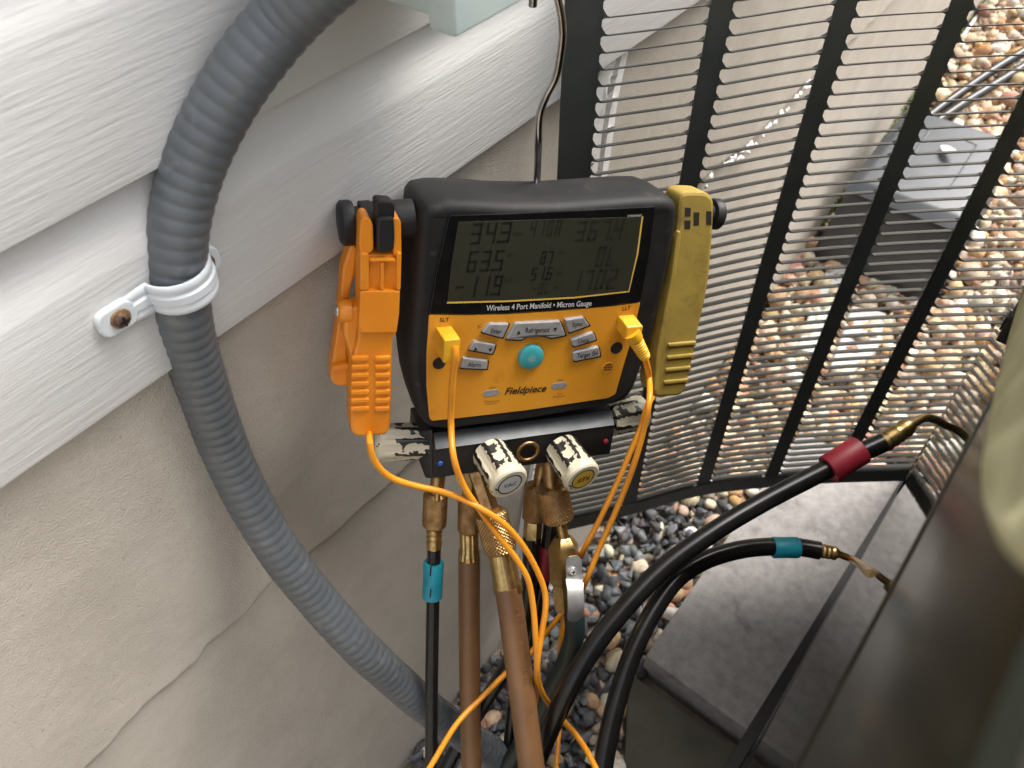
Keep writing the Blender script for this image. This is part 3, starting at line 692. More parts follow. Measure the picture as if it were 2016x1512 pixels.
# ================================================================== DISCONNECT BOX, CONDUIT, STRAP
q0 = on_y(897, 78, -.13)
db = thing('disconnect_box', 'pale green plastic disconnect box on the siding at the top', 'electrical box', (q0[0] + .06, -.018, q0[2]))
o = build('lid', *bx(q0[0], q0[0] + .125, -.13, -.1115, q0[2], q0[2] + .21), M['box'], db, smooth=0); bevel_obj(o, .003, 3)
o = build('body', *bx(q0[0] + .006, q0[0] + .119, -.111, -.0195, q0[2] + .003, q0[2] + .20), M['box'], db, smooth=0); bevel_obj(o, .004, 3)
cpx = [(700, -105, -.085), (630, -35, -.070), (560, 38, -.052), (482, 135, -.040), (420, 240, -.030), (376, 340, -.0235), (353, 440, -.0205), (349, 520, -.0195), (357, 600, -.0195)]
cp = [on_y(a, b, y) for a, b, y in cpx] + [at(a, b, d) for a, b, d in [(376, 690, .557), (405, 780, .588), (441, 880, .625), (490, 985, .66), (550, 1085, .695), (620, 1175, .735), (700, 1265, .775), (780, 1340, .83), (850, 1400, .885), (920, 1450, .94), (1000, 1503, 1.0), (1080, 1560, 1.05), (1150, 1620, 1.09), (1230, 1690, 1.12)]]
cp = [np.array([q0[0] + .035, -.066, cp[0][2] + .045])] + cp                        # runs into the side of the disconnect box
cc = thing('flexible_conduit', 'thick grey corrugated flexible conduit curving down the house wall', 'conduit', cp[-1])
CP = .0086
def crad(s, L):
    g_ = abs(math.sin(PI * s / CP)); return .0173 - (.00085 - .0005 * s / L) * (1 - g_ ** .8) + .00012 * math.sin(s * 90)
build('sheath', *tube(cp, crad, CP / 8, 36), M['conduit'], cc, smooth=180)
# strap
c0 = on_y(326, 572, 0); cx_, cz_ = c0[0], c0[2]; axc = on_y(354, 580, -.0195); _e0, _e1 = on_y(238, 626, -.023), on_y(408, 524, -.023); cx_ = .5 * (_e0[0] + _e1[0]); cz_ = .5 * (_e0[2] + _e1[2]); ehx = .5 * (_e1[0] - _e0[0])
st = thing('conduit_strap', 'white two-hole strap holding the grey conduit to the siding', 'strap', (cx_, -.018, cz_))
R0 = .0194
_cc, _ = resample(cp, .002); _k = int(np.argmin(np.abs(_cc[:, 2] - cz_) + (_cc[:, 1] < -.03))); bcx, bcy = _cc[_k][0], _cc[_k][1]
sec = [(-.0105, .0), (-.0105, .0012), (-.0095, .0020), (-.0065, .0021), (-.0052, .0015), (-.0038, .0015), (-.0025, .0027), (.0025, .0027), (.0038, .0015), (.0052, .0015), (.0065, .0021), (.0095, .0020), (.0105, .0012), (.0105, .0)]
path = []
SY = -.0188
for u in np.linspace(0, 1, 5): path.append((bcx - R0 - .0050 - .012 * (1 - u), SY - .0006 - .0006 * u, -1, 0, 1.0 - .15 * (1 - u)))
for t in np.linspace(PI, 0, 25):
    ny_ = -math.sin(t); path.append((bcx + R0 * math.cos(t), min(bcy + R0 * ny_, SY - .001), math.cos(t), ny_, 1.0))
for u in np.linspace(0, 1, 5): path.append((bcx + R0 + .0030 + .002 * u, SY - .0012 + .0006 * u, 1, 0, 1.0 - .15 * u))
V, F = [], []; k = len(sec)
P2 = np.array([(a, b) for a, b, *_ in path]); T2 = np.gradient(P2, axis=0); T2 /= np.linalg.norm(T2, axis=1)[:, None]
for i, (a, b, nx_, ny_, wsc) in enumerate(path):
    nx_, ny_ = T2[i][1], -T2[i][0]
    if ny_ > 0 and 4 < i < 30: pass
    for z, h in sec: V.append((a + nx_ * h, b + ny_ * h, cz_ + z * wsc * (1.0)))
for i in range(len(path) - 1):
    for j in range(k): F.append((i * k + j, i * k + (j + 1) % k, (i + 1) * k + (j + 1) % k, (i + 1) * k + j))
build('band', V, F, M['strap'], st, smooth=40)
for sx_ in (-1, 1):
    xe = cx_ + sx_ * ehx
    e = build('ear', *prism(rounded(np.array([(xe - .013, cz_ - .009), (xe + .011, cz_ - .009), (xe + .011, cz_ + .009), (xe - .013, cz_ + .009)]), .008, 6), .0178, .0222, .0012), M['strap'], st)
    s_ = build('screw', *lathe((xe, -.0222, cz_), (xe, -.0262, cz_), [(0, .0052), (.35, .0050), (.8, .0038), (1, .0018)], 20), M['rust'], st)
    build('washer', *lathe((xe, -.0221, cz_), (xe, -.0232, cz_), [(0, .0064), (.7, .0062), (1, .0056)], 24), M['rustring'], s_)
    mb = MB(); mb.add(*bx(xe - .0032, xe + .0032, -.0268, -.0258, cz_ - .0006, cz_ + .0006)); mb.add(*bx(xe - .0006, xe + .0006, -.0269, -.0259, cz_ - .0032, cz_ + .0032)); mb.out('slot', M['black'], s_, smooth=0)

# ================================================================== MANIFOLD GAUGE
_gx = nrm([.797, -.581, -.163]); _A = nrm([-.581, -.797, 0]); _A = nrm(_A - _gx * (_A @ _gx)); _A = nrm(np.array([_gx[1], -_gx[0], 0])); _A = _A if _A[0] < 0 else -_A
_z0 = np.cross(_gx, -_A); _t = math.radians(15); _n = math.cos(_t) * _A + math.sin(_t) * _z0
G = Frame(at(1040, 600, .62), _gx, _n, base=None)
_b = G.world(1035, 930, 0); G = Frame(at(1040, 600, .62), _gx, _n, base=_b)
ga = thing('manifold_gauge', 'digital manifold gauge with dark display, orange face and black rubber boot', 'gauge', matrix=G.M)
def gpart(name, VF, m, parent=ga, **k): return build(name, VF[0], VF[1], m, parent, local=True, **k)
# rubber boot
fo_px = [(822, 418), (834, 399), (870, 392), (930, 393), (1000, 398), (1100, 398), (1180, 392), (1260, 386), (1312, 385), (1331, 398), (1328, 440), (1316, 510), (1295, 600), (1277, 675), (1246, 762), (1230, 784), (1205, 794), (1037, 823), (880, 842), (842, 840), (820, 812), (806, 760), (800, 700), (806, 620), (814, 510)]
fp = G.poly(fo_px, -.006); fp = rounded(fp, .006, 4)
bp_ = offset(fp, -.001)
rings = [G.to3(offset(fp, .010), -.0005), G.to3(offset(fp, .0075), 0.0), G.to3(offset(fp, .004), -.0012), G.to3(offset(fp, .0015), -.0036), G.to3(fp, -.008), G.to3(offset(fp, -.0008), -.02), G.to3(offset(fp, -.0004), -.045), G.to3(offset(fp, .0015), -.060), G.to3(offset(fp, .006), -.065)]
gpart('rubber_boot', ringmesh(rings), M['rubber'], smooth=60)
# display lens and orange face
lens_px = [(884, 424), (1000, 421), (1150, 414), (1290, 407), (1278, 500), (1261, 594), (1210, 601), (1156, 606), (1080, 612), (997, 617), (920, 619), (845, 618), (858, 540)]
ln = gpart('display_lens', G.prism(rounded(G.poly(lens_px, .0015), .0015, 2), -.001, .0016, .0005), M['lens'])
face_px = [(845, 620), (920, 621), (997, 619), (1080, 614), (1156, 608), (1210, 603), (1261, 596), (1246, 660), (1228, 720), (1212, 776), (1198, 784), (1037, 808), (900, 824), (850, 829), (845, 822), (840, 760), (840, 700)]
fc = gpart('orange_face', G.prism(rounded(G.poly(face_px, .0012), .0015, 2), -.001, .0012, .0005), M['orange'])
lcd_px = [(903, 437), (1264, 427), (1254, 500), (1237, 573), (1130, 584), (1000, 591), (881, 594), (889, 520)]
lc = gpart('lcd', G.prism(G.poly(lcd_px, .0020), .0005, .0020, .0002), M['lcd'], parent=ln)
yl = [(1265, 426), (1255, 500), (1238, 574), (1130, 586), (1000, 593), (880, 596)]
P = [np.array([*G.to3(np.array([G.l(a, b, .0021)]), .0021)[0]]) for a, b in yl]
V, F = [], []
for i, p in enumerate(P):
    t = nrm(P[min(i + 1, 5)] - P[max(i - 1, 0)]); nn_ = np.array([-t[2], 0, t[0]]); V += [p - nn_ * .0007, p + nn_ * .0007]
    if i: F.append((2 * i - 2, 2 * i - 1, 2 * i + 1, 2 * i))
gpart('yellow_line', (V, F), M['yline'], parent=ln, smooth=0, fix=False)
def digits(s, pl, hpx, wpx, m=M['seg']):
    h = .0022; a = G.l(*pl, h); ht = abs((G.l(pl[0], pl[1] - hpx, h) - a)[1]); wd = abs((G.l(pl[0] + wpx, pl[1], h) - a)[0]); V, F = seven(s, wd, ht)
    b = G.l(pl[0] + 100, pl[1] - 5.5, h); d = nrm(b - a); up = np.array([-d[1], d[0]]); P = a + V[:, :1] * d + V[:, 1:] * up
    return build('reading', G.to3(P, h), F, m, lc, local=True, smooth=0, fix=False)
digits('34.3', (924, 482), 42, 21); digits('410A', (1041, 467), 32, 12, M['segf']); digits('367.4', (1130, 476), 40, 18, M['segf'])
digits('63.5', (917, 537), 42, 19); digits('87', (1062, 521), 26, 10); digits('0L', (1170, 526), 40, 15, M['segf'])
digits('-11.9', (893, 586), 40, 18); digits('51.6', (1043, 553), 26, 11); digits('1702', (1122, 573), 40, 17, M['segf']); digits('-0L', (1046, 580), 22, 9, M['segf'])
for s, pl, pr, hp in (('PSIG', (1010, 465), (1030, 464), 7), ('SAT', (999, 506), (1012, 505), 7), ('VSAT', (985, 556), (1009, 554), 8), ('SH', (1096, 542), (1106, 541), 6), ('SC', (1090, 569), (1100, 568), 6), ('oz', (1098, 499), (1112, 498), 6)):
    text_on(G, s, pl, pr, hp, .0022, M['segf'], 'unit_print', lc)
text_on(G, 'Wireless 4 Port Manifold \u2022 Micron Gauge', (957, 612), (1164, 602), 11, .0018, M['wprint'], 'lettering', ln, bold=.012)
text_on(G, 'SMAN460', (1235, 428), (1263, 426), 5, .0023, M['wprint'], 'lettering', ln)
H1 = .0048
def button(label, pts, txt, tl, tr, hp, name='button'):
    o = gpart(name, G.prism(rounded(G.poly(pts, H1), .0014, 3), .0, H1, .0008), M['button'], parent=ga)
    gpart('rim', G.prism(rounded(offset(G.poly(pts, .0013), -.0007), .0014, 3), .0008, .0014, .0001), M['hole'], parent=o, smooth=0)
    if txt: text_on(G, txt, tl, tr, hp, H1 + .0002, M['print'], 'lettering', o, bold=.01)
    return o
k_ = lambda a, b: (820 + a * .2381, 590 + b * .2381)
button('Enter', [k_(*p) for p in [(605, 203), (768, 203), (715, 320), (540, 272)]], 'Enter', k_(612, 275), k_(700, 282), 9)
rb = [(822, 197), (1190, 180), (1235, 298), (1110, 322), (1075, 308), (1030, 298), (970, 296), (915, 306), (868, 335), (740, 330)]
o = button('Refrigerant', [k_(*p) for p in rb], 'Refrigerant', k_(900, 275), k_(1098, 268), 10)
def tri(c, r, up, parent):
    a = G.l(*c, H1 + .0002); s_ = 1 if up else -1; Vt = np.array([(a[0] - r, a[1] - s_ * r), (a[0] + r, a[1] - s_ * r), (a[0], a[1] + s_ * r)])
    build('arrow', G.to3(Vt, H1 + .0003), [(0, 1, 2)], M['print'], parent, local=True, smooth=0, fix=False)
tri(k_(845, 270), .0016, True, o); tri(k_(1147, 248), .0016, False, o)
button('Sync', [k_(*p) for p in [(1228, 168), (1383, 147), (1433, 215), (1262, 278)]], 'Sync', k_(1288, 228), k_(1375, 216), 9)
o = button('arrows', [k_(*p) for p in [(480, 347), (658, 377), (630, 453), (432, 418)]], None, None, None, 0); tri(k_(488, 405), .0016, True, o); tri(k_(610, 418), .0016, False, o)
button('Alarm', [k_(*p) for p in [(388, 482), (594, 507), (584, 578), (362, 568)]], 'Alarm', k_(420, 552), k_(528, 558), 9)
button('Units', [k_(*p) for p in [(1277, 335), (1463, 272), (1488, 335), (1297, 393)]], 'Units', k_(1335, 360), k_(1425, 350), 8)
button('Target SH', [k_(*p) for p in [(1292, 440), (1508, 392), (1523, 470), (1302, 513)]], 'Target SH', k_(1325, 485), k_(1495, 460), 9)
pc = G.l(1046, 704, .004); pr_ = .5 * np.linalg.norm(G.l(1070, 704, .004) - G.l(1021, 704, .004))
pw = gpart('power_button', ringmesh([G.to3(disc_poly(pc, pr_ * f, 40), h) for f, h in ((1, .0), (1, .0035), (.96, .0046), (.85, .0053), (.55, .0058), (.2, .006))]), M['teal'])
gpart('rim', ringmesh([G.to3(disc_poly(pc, pr_ * f, 40), h) for f, h in ((1.16, .0008), (1.16, .0016), (1.05, .0014))]), M['orange'], parent=pw)
V, F = [], []
for k in range(10):
    a = 2 * PI * k / 10; d = np.array([math.cos(a), math.sin(a)]); e = np.array([-d[1], d[0]]); n = len(V)
    for r_, w_ in ((.0024, .00022), (.0035, .00022)): V += [pc + d * r_ - e * w_, pc + d * r_ + e * w_]
    F.append((n, n + 1, n + 3, n + 2))
for k in range(14):
    a0, a1 = [PI / 2 + .6 + (2 * PI - 1.2) * q / 14 for q in (k, k + 1)]; n = len(V)
    V += [pc + np.array([math.cos(t), math.sin(t)]) * r_ for t in (a0, a1) for r_ in (.0012, .0016)]; F.append((n, n + 1, n + 3, n + 2))
n = len(V); V += [pc + np.array(q) for q in ((-.0002, .0005), (.0002, .0005), (.0002, .0018), (-.0002, .0018))]; F.append((n, n + 1, n + 2, n + 3))
build('power_symbol', G.to3(np.array(V), .0062), F, M['wprint'], pw, local=True, smooth=0, fix=False)
for c, txt, up in ((k_(620, 775), 'Compound\nPressure', 'ON'), (k_(1183, 714), 'Test\nPressure', 'ON')):
    a = G.l(*c, .002); l_ = .0068; r_ = .0030; t = np.linspace(-PI / 2, PI / 2, 9); d = nrm(G.l(c[0] + 60, c[1] - 6.5, .002) - a); e = np.array([-d[1], d[0]])
    pts = [(l_ - r_ + r_ * math.cos(x), r_ * math.sin(x)) for x in t] + [(-(l_ - r_) - r_ * math.cos(x), -r_ * math.sin(x)) for x in t]
    pl = np.array([a + d * x + e * y for x, y in pts])
    gpart('status_window', G.prism(pl, .0008, .0016, .0003), M['vacdisc'] if 0 else M['button'])
    l1, l2 = txt.split('\n'); wd1 = 15 if len(l1) > 5 else 5
    text_on(G, l1, (c[0] - wd1, c[1] + 18), (c[0] + wd1, c[1] + 16), 3.5, .0015, M['printf'], 'lettering', fc); text_on(G, l2, (c[0] - 13, c[1] + 23), (c[0] + 10, c[1] + 21), 3.5, .0015, M['printf'], 'lettering', fc)
    text_on(G, up, (c[0] - 4, c[1] - 9), (c[0] + 6, c[1] - 10), 4, .0015, M['printf'], 'lettering', fc)
text_on(G, 'Fieldpiece', k_(728, 785), k_(1072, 758), 13, .0016, M['print'], 'lettering', fc, bold=.022, shear=.28)
text_on(G, 'SLT', k_(192, 185), k_(268, 182), 8, .0016, M['print'], 'lettering', fc, bold=.01); text_on(G, 'LLT', k_(1703, 92), k_(1770, 82), 8, .0016, M['print'], 'lettering', fc, bold=.01)
text_on(G, 'SC', k_(505, 240), k_(548, 226), 7, .0016, M['printf'], 'lettering', fc, shear=.2)
for c, r_ in ((k_(187, 527), 12), (k_(1655, 400), 11)):
    a = G.l(*c, .0015); rr = abs(G.l(c[0] + r_, c[1], .0015)[0] - a[0]); gpart('port_hole', ringmesh([G.to3(disc_poly(a, rr * f, 24), h) for f, h in ((1.05, .001), (1.05, .0016), (.9, .0014), (.85, .0013))]), M['hole'])
a = G.l(*k_(1583, 560), .0015); rr = .0047
sp_ = gpart('speaker_grille', ringmesh([G.to3(disc_poly(a, rr * f, 28), h) for f, h in ((1.1, .001), (1.1, .0022), (.93, .0024), (.9, .0014))]), M['orange'])
for dz in (-.0022, .0002, .0026):
    hw_ = math.sqrt(max(rr * rr - dz * dz, 0)) * .85; e = .0006; build('grille_slot', G.to3(np.array([(a[0] - hw_, a[1] + dz - e), (a[0] + hw_, a[1] + dz - e), (a[0] + hw_, a[1] + dz + e), (a[0] - hw_, a[1] + dz + e)]), .0018), [(0, 1, 2, 3)], M['printf'], sp_, local=True, smooth=0, fix=False)
# manifold block
def gw(px, py, h): return G.world(px, py, h)
def lpt(px, py, h):
    q = G.l(px, py, h); return np.array([q[0], -(h + G.h0), q[1]])
TL, TR, ML, MR, BL, BR = (851, 853), (1205, 808), (855, 886), (1211, 837), (853, 942), (1201, 894)
hA, hB = -.012, .003
s0, s1, m0, m1 = lpt(*TL, hA), lpt(*TR, hA), lpt(*ML, hB), lpt(*MR, hB)
b0, b1 = lpt(*BL, hB - .001), lpt(*BR, hB - .001)
bk = np.array([0, .042, 0])
mb = MB(); mb.add([s0, s1, m1, m0, b0, b1, s0 + bk, s1 + bk, b0 + bk, b1 + bk], [(0, 1, 2, 3), (3, 2, 5, 4), (0, 6, 7, 1), (4, 5, 9, 8), (6, 8, 9, 7), (0, 3, 4, 8, 6), (1, 7, 9, 5, 2)])
o = mb.out('manifold_block', M['mblock'], ga, local=True, smooth=0); bevel_obj(o, .0012, 2)
ns = np.array([0, -.0008, .0008]); ib = lambda p, q, t: p + (q - p) * t
sp4 = [ib(s0, s1, .005), ib(s0, s1, .992), ib(m0, m1, .992), ib(m0, m1, .005)]
o = build('grey_strip', *hexa([p - ns for p in sp4], [p + ns * 1.6 for p in sp4]), M['mstrip'], ga, local=True, smooth=0); bevel_obj(o, .0006, 2)
# end block on the left
e0 = [lpt(826, 850, -.016), lpt(852, 846, -.010), lpt(852, 944, .000), lpt(838, 942, -.006), lpt(824, 905, -.014)]
o = build('end_block', [*e0, *[p + bk * .9 for p in e0]], [(0, 1, 2, 3, 4), (9, 8, 7, 6, 5)] + [(i, (i + 1) % 5, 5 + (i + 1) % 5, 5 + i) for i in range(5)], M['mblock'], ga, local=True, smooth=0); bevel_obj(o, .0015, 2)
for c, m_ in (((867, 913), 'blue'), ((1193, 869), 'red')):
    a = lpt(*c, hB + .0005); build('colour_dot', *lathe(a + np.array([0, .001, 0]), a - np.array([0, .0009, 0]), [(0, .0022), (.7, .0022), (1, .0016)], 16), M[m_], ga, local=True)
# knobs
def knob(p0, p1, r, disc=None, txt=None, flip=False, spin=0.0):
    """fluted knob from p0 (base) to p1 (cap), local gauge coordinates"""
    d = nrm(p1 - p0); L = np.linalg.norm(p1 - p0); up = np.array([0, 0, 1.0]); xx = nrm(np.cross(up, d)); yy = np.cross(d, xx)
    m = Matrix([[xx[i], yy[i], d[i], p0[i]] for i in range(3)] + [[0, 0, 0, 1]]) @ Matrix.Rotation(spin, 4, 'Z')
    seg = 96; th = np.linspace(0, 2 * PI, seg, endpoint=False)
    fl = np.clip((np.cos(8 * th) + .25) * 2.2, -1, 1)
    rings = []
    for z, f, a in ((0, .86, .0), (.02, .90, .5), (.08, .94, 1), (.60, .97, 1), (.78, .985, 1), (.86, 1.0, .25), (.92, 1.0, 0), (.965, .975, 0), (1.0, .88, 0), (1.0, .66, 0), (.985, .655, 0)):
        rr = r * f - a * .045 * r * (1 + fl); rings.append(np.stack([rr * np.cos(th), rr * np.sin(th), np.full(seg, z * L)], 1))
    o = build('knob', *ringmesh(rings), M['knob'], ga, lmat=m, smooth=35)
    build('knob_ring', *ringmesh([np.stack([r * f * np.cos(th), r * f * np.sin(th), np.full(seg, L * z)], 1) for f, z in ((.655, .984), (.655, 1.006), (.60, 1.008), (.59, .99))]), M['hole'], o, local=True)
    if disc:
        dd = build('knob_label', *ringmesh([np.stack([r * f * np.cos(th), r * f * np.sin(th), np.full(seg, L * z)], 1) for f, z in ((.60, .98), (.60, 1.003), (.55, 1.008))]), disc, o, local=True)
        Vt, Ft = text_mesh(txt, .012); Vt = Vt - (Vt.min(0) + Vt.max(0)) / 2; Vt *= r * .72 / np.ptp(Vt[:, 0])
        t = (PI if flip else 0) - spin; c_, s_ = math.cos(t), math.sin(t); Vt = Vt @ np.array([[c_, s_], [-s_, c_]])
        build('lettering', np.column_stack([Vt, np.full(len(Vt), L * 1.012)]), Ft, M['print'], dd, local=True, smooth=0, fix=False)
    return o
kb0, kb1 = lpt(962, 888, hB), lpt(1004, 954, .040)
knob(kb0, kb1, .0168, M['vacdisc'], 'VAC', False, .15)
kb0, kb1 = lpt(1103, 880, hB), lpt(1148, 943, .040)
knob(kb0, kb1, .0168, M['refdisc'], 'REF', True, .42)
lk0, lk1 = lpt(846, 868, -.022), lpt(738, 871, -.030); knob(lk0, lk1, .0165, spin=.2)
rk0, rk1 = lpt(1196, 826, -.022), lpt(1262, 812, -.030); knob(rk0, rk1, .0165, spin=.5)
# brass eyelet
a = np.linspace(0, 2 * PI, 40); ec = lpt(1039, 888, .006)
build('eyelet', *tube([ec + np.array([.0088 * math.cos(t), -.0005, .0088 * math.sin(t)]) for t in a], .0017, .0012, 12), M['brassd'], ga, local=True)
# probe connector bars on both sides of the boot
def side_bar(p0, p1, r, name, knob_r):
    p0, p1 = lpt(*p0), lpt(*p1); build(name, *lathe(p0, p1, [(0, r), (.55, r), (.56, r * 1.06), (.70, r * 1.06), (.71, r * .8), (.78, r * .8), (.79, knob_r * .92), (.83, knob_r), (.94, knob_r), (.985, knob_r * .82), (1, knob_r * .4)], 32), M['black'], ga, local=True)
side_bar((812, 430, -.020), (664, 440, -.020), .0138, 'probe_bar', .0158)
side_bar((1326, 416, -.034), (1417, 422, -.036), .010, 'probe_bar', .0128)

# ---- wire hook
hk = [gw(1057, 372, -.052), gw(1058, 340, -.054), at(1060, 285, .618), at(1063, 225, .608), at(1076, 188, .604), at(1094, 152, .598), at(1103, 105, .590), at(1107, 60, .582), at(1101, 10, .574), at(1088, -30, .568), at(1068, -42, .566), at(1053, -22, .568), at(1049, 12, .572)]
h_ = thing('hanging_hook', 'bent steel wire hook that the manifold gauge hangs from', 'hook', hk[0]); build('wire', *tube(hk, .0028, .004, 14), M['hook'], h_)

# ================================================================== CLIPS
CF = Frame(gw(735, 640, .004), G.x, G.n + np.array([-.10, .05, .0]), base=gw(730, 860, .0))
oc = thing('pipe_clamp_probe', 'orange spring pipe clamp probe hanging left of the gauge', 'clamp', matrix=CF.M)
def cpart(fr, par, name, pts, h0, h1, m, rd=.0012, bev=.0012, parent=None): return build(name, *fr.prism(rounded(fr.poly(pts, h1), max(rd, 1.5 * bev), 4), h0, h1, bev), m, parent or par, local=True)
fr_px = [(709, 500), (790, 500), (788, 600), (782, 652), (774, 668), (771, 780), (768, 846), (760, 857), (702, 861), (690, 850), (689, 770), (694, 700), (704, 668), (706, 600)]
fj = cpart(CF, oc, 'front_handle', fr_px, -.018, .0, M['oclip'], .002, .0025)
for pts in ([(712, 432), (717, 428), (727, 429), (735, 444), (736, 492), (728, 500), (709, 505), (707, 480), (709, 445)], [(774, 430), (782, 429), (790, 436), (791, 505), (775, 505)]):
    cpart(CF, oc, 'jaw_prong', pts, -.016, .002, M['oclip'], .0015, .0012)
for pts in ([(709, 498), (727, 500), (727, 572), (709, 572)], [(749, 518), (757, 518), (757, 572), (749, 572)], [(781, 498), (791, 498), (789, 572), (781, 572)], [(728, 510), (780, 510), (780, 517), (728, 517)], [(709, 573), (788, 573), (786, 620), (781, 656), (712, 656), (706, 640)]):
    cpart(CF, oc, 'rib', pts, -.004, .0045, M['oclip'], .0006, .0010)
for i in range(7):
    y0 = 703 + i * 16.5
    for x0, x1 in ((692 - i * .4, 728), (738, 770 - i * .3)):
        cpart(CF, oc, 'grip_pad', [(x0, y0), (x1, y0 - 1), (x1, y0 + 9), (x0, y0 + 10)], -.002, .0022, M['oclip'], .0012, .0012)
cpart(CF, oc, 'side_cheek', [(676, 624), (688, 608), (716, 598), (716, 690), (702, 726), (692, 734), (686, 690), (676, 664)], -.018, -.0035, M['oclip'], .002, .003)
rr_px = [(690, 480), (706, 485), (700, 540), (690, 570), (688, 600), (690, 640), (684, 690), (690, 735), (688, 760), (664, 762), (650, 750), (652, 720), (660, 670), (664, 640), (668, 600), (674, 530)]
rj = cpart(CF, oc, 'rear_handle', rr_px, -.034, -.019, M['oclip'], .002, .002)
cpart(CF, oc, 'rib', [(655, 722), (686, 716), (688, 726), (655, 732)], -.020, -.014, M['oclip'], .0006, .0008, rj)
pv0, pv1 = CF.l(690, 612, -.010), CF.l(664, 612, -.010); q0 = np.array([pv0[0], .010 - CF.h0, pv0[1]]); q1 = np.array([pv1[0], .010 - CF.h0, pv1[1]])
pvt = build('pivot_boss', *lathe(q0, q1, [(0, .0085), (.7, .0085), (.9, .0075), (1, .006)], 28), M['oclip'], oc, local=True)
d_ = nrm(q1 - q0); build('pivot_screw', *lathe(q1 - d_ * .0005, q1 + d_ * .0018, [(0, .0042), (.6, .0040), (1, .0025)], 20), M['steel'], pvt, local=True)
cpart(CF, oc, 'jaw_insert', [(742, 428), (776, 428), (778, 470), (775, 492), (768, 498), (748, 498), (741, 490)], -.012, .004, M['black'], .002, .002)
cpart(CF, oc, 'jaw_arm', [(738, 398), (745, 394), (770, 396), (778, 404), (777, 440), (742, 440), (740, 412)], -.010, .0005, M['black'], .002, .0015)
def cable(name, pts, r, parent): return build(name, *tube(pts, r, .005, 14), M['wire'], parent)
WR = .0026
cable('cable', [CF.world(727, 850, -.008)] + [at(*p) for p in [(728, 872, .612), (735, 903, .62), (766, 938, .635), (820, 957, .645), (870, 968, .652), (910, 983, .657), (950, 1003, .660), (990, 1030, .668), (1030, 1075, .687), (1058, 1125, .70), (1072, 1163, .71), (1074, 1195, .715), (1066, 1250, .725), (1058, 1310, .737), (1062, 1350, .76), (1080, 1385, .80), (1094, 1402, .835), (1112, 1422, .835), (1140, 1455, .80), (1167, 1500, .77), (1190, 1550, .76)]], WR, oc)

YF = Frame(gw(1360, 560, -.006), nrm(G.x + np.array([0, 0, .0])), G.n + np.array([.12, -.03, .06]), base=gw(1320, 780, -.006))
yc = thing('pipe_clamp_probe', 'dirty yellow pipe clamp probe hanging right of the gauge', 'clamp', matrix=YF.M)
yb_px = [(1337, 392), (1342, 381), (1352, 377), (1392, 378), (1407, 392), (1406, 430), (1403, 480), (1398, 540), (1390, 590), (1378, 640), (1366, 700), (1354, 755), (1346, 775), (1335, 781), (1294, 783), (1284, 776), (1282, 760), (1288, 700), (1303, 620), (1320, 540), (1330, 470), (1334, 430)]
cpart(YF, yc, 'front_handle', yb_px, -.022, .0, M['yclip'], .002, .003)
cpart(YF, yc, 'edge_flange', [(1336, 456), (1341, 456), (1340, 480), (1331, 545), (1312, 640), (1300, 710), (1296, 770), (1287, 770), (1292, 700), (1305, 630), (1322, 545), (1331, 470)], -.004, .003, M['yclip'], .0012, .001)
for pts in ([(1349, 409), (1360, 409), (1360, 426), (1349, 426)], [(1348, 434), (1360, 434), (1359, 451), (1348, 451)], [(1366, 418), (1377, 418), (1376, 444), (1366, 444)], [(1391, 416), (1401, 416), (1401, 443), (1391, 443)]):
    q = YF.poly(pts, .0003); o = build('slot_opening', *YF.prism(q, -.002, .0003, .0001), M['hole'], yc, local=True, smooth=0)
    pass
for i, (a, b) in enumerate(((1316, 1372), (1314, 1367), (1311, 1362), (1308, 1357))):
    y0 = 677 + i * 24.5; cpart(YF, yc, 'grip_rib', [(a, y0), (b, y0 - 5), (b - 1, y0 + 2), (a, y0 + 7)], -.001, .0020, M['yclip'], .001, .001)
    cpart(YF, yc, 'grip_groove', [(a, y0 + 7.5), (b - 1, y0 + 2.5), (b - 1, y0 + 4.5), (a, y0 + 10)], -.001, .00035, M['hole'] if 0 else M['printf'], .0004, .0001)
Vt, Ft = text_mesh('Fieldpiece', .015, .2); a, b = YF.l(1384, 455, .0001), YF.l(1366, 620, .0001); d = nrm(b - a); up = np.array([-d[1], d[0]]); Lt = np.linalg.norm(b - a)
Vt = a + (Vt[:, :1] / Vt[:, 0].max() * Lt) * d + Vt[:, 1:] * .011 * up; build('embossed_lettering', YF.to3(Vt, .00012), Ft, M['yclip'], yc, local=True, smooth=0, fix=False)
cpart(YF, yc, 'rear_handle', [(1330, 440), (1334, 520), (1318, 600), (1300, 680), (1284, 740), (1278, 700), (1282, 650), (1300, 560), (1318, 480)], -.040, -.024, M['yclip'], .002, .002)
cable('cable', [YF.world(1290, 775, -.010)] + [at(*p) for p in [(1274, 800, .70), (1262, 840, .705), (1245, 880, .71), (1215, 950, .72), (1172, 1040, .738), (1149, 1083, .752), (1130, 1130, .80), (1112, 1200, .815), (1104, 1260, .84), (1100, 1310, .90), (1099, 1370, .93), (1101, 1425, .87), (1096, 1500, .85), (1092, 1570, .85)]], WR * .97, yc)

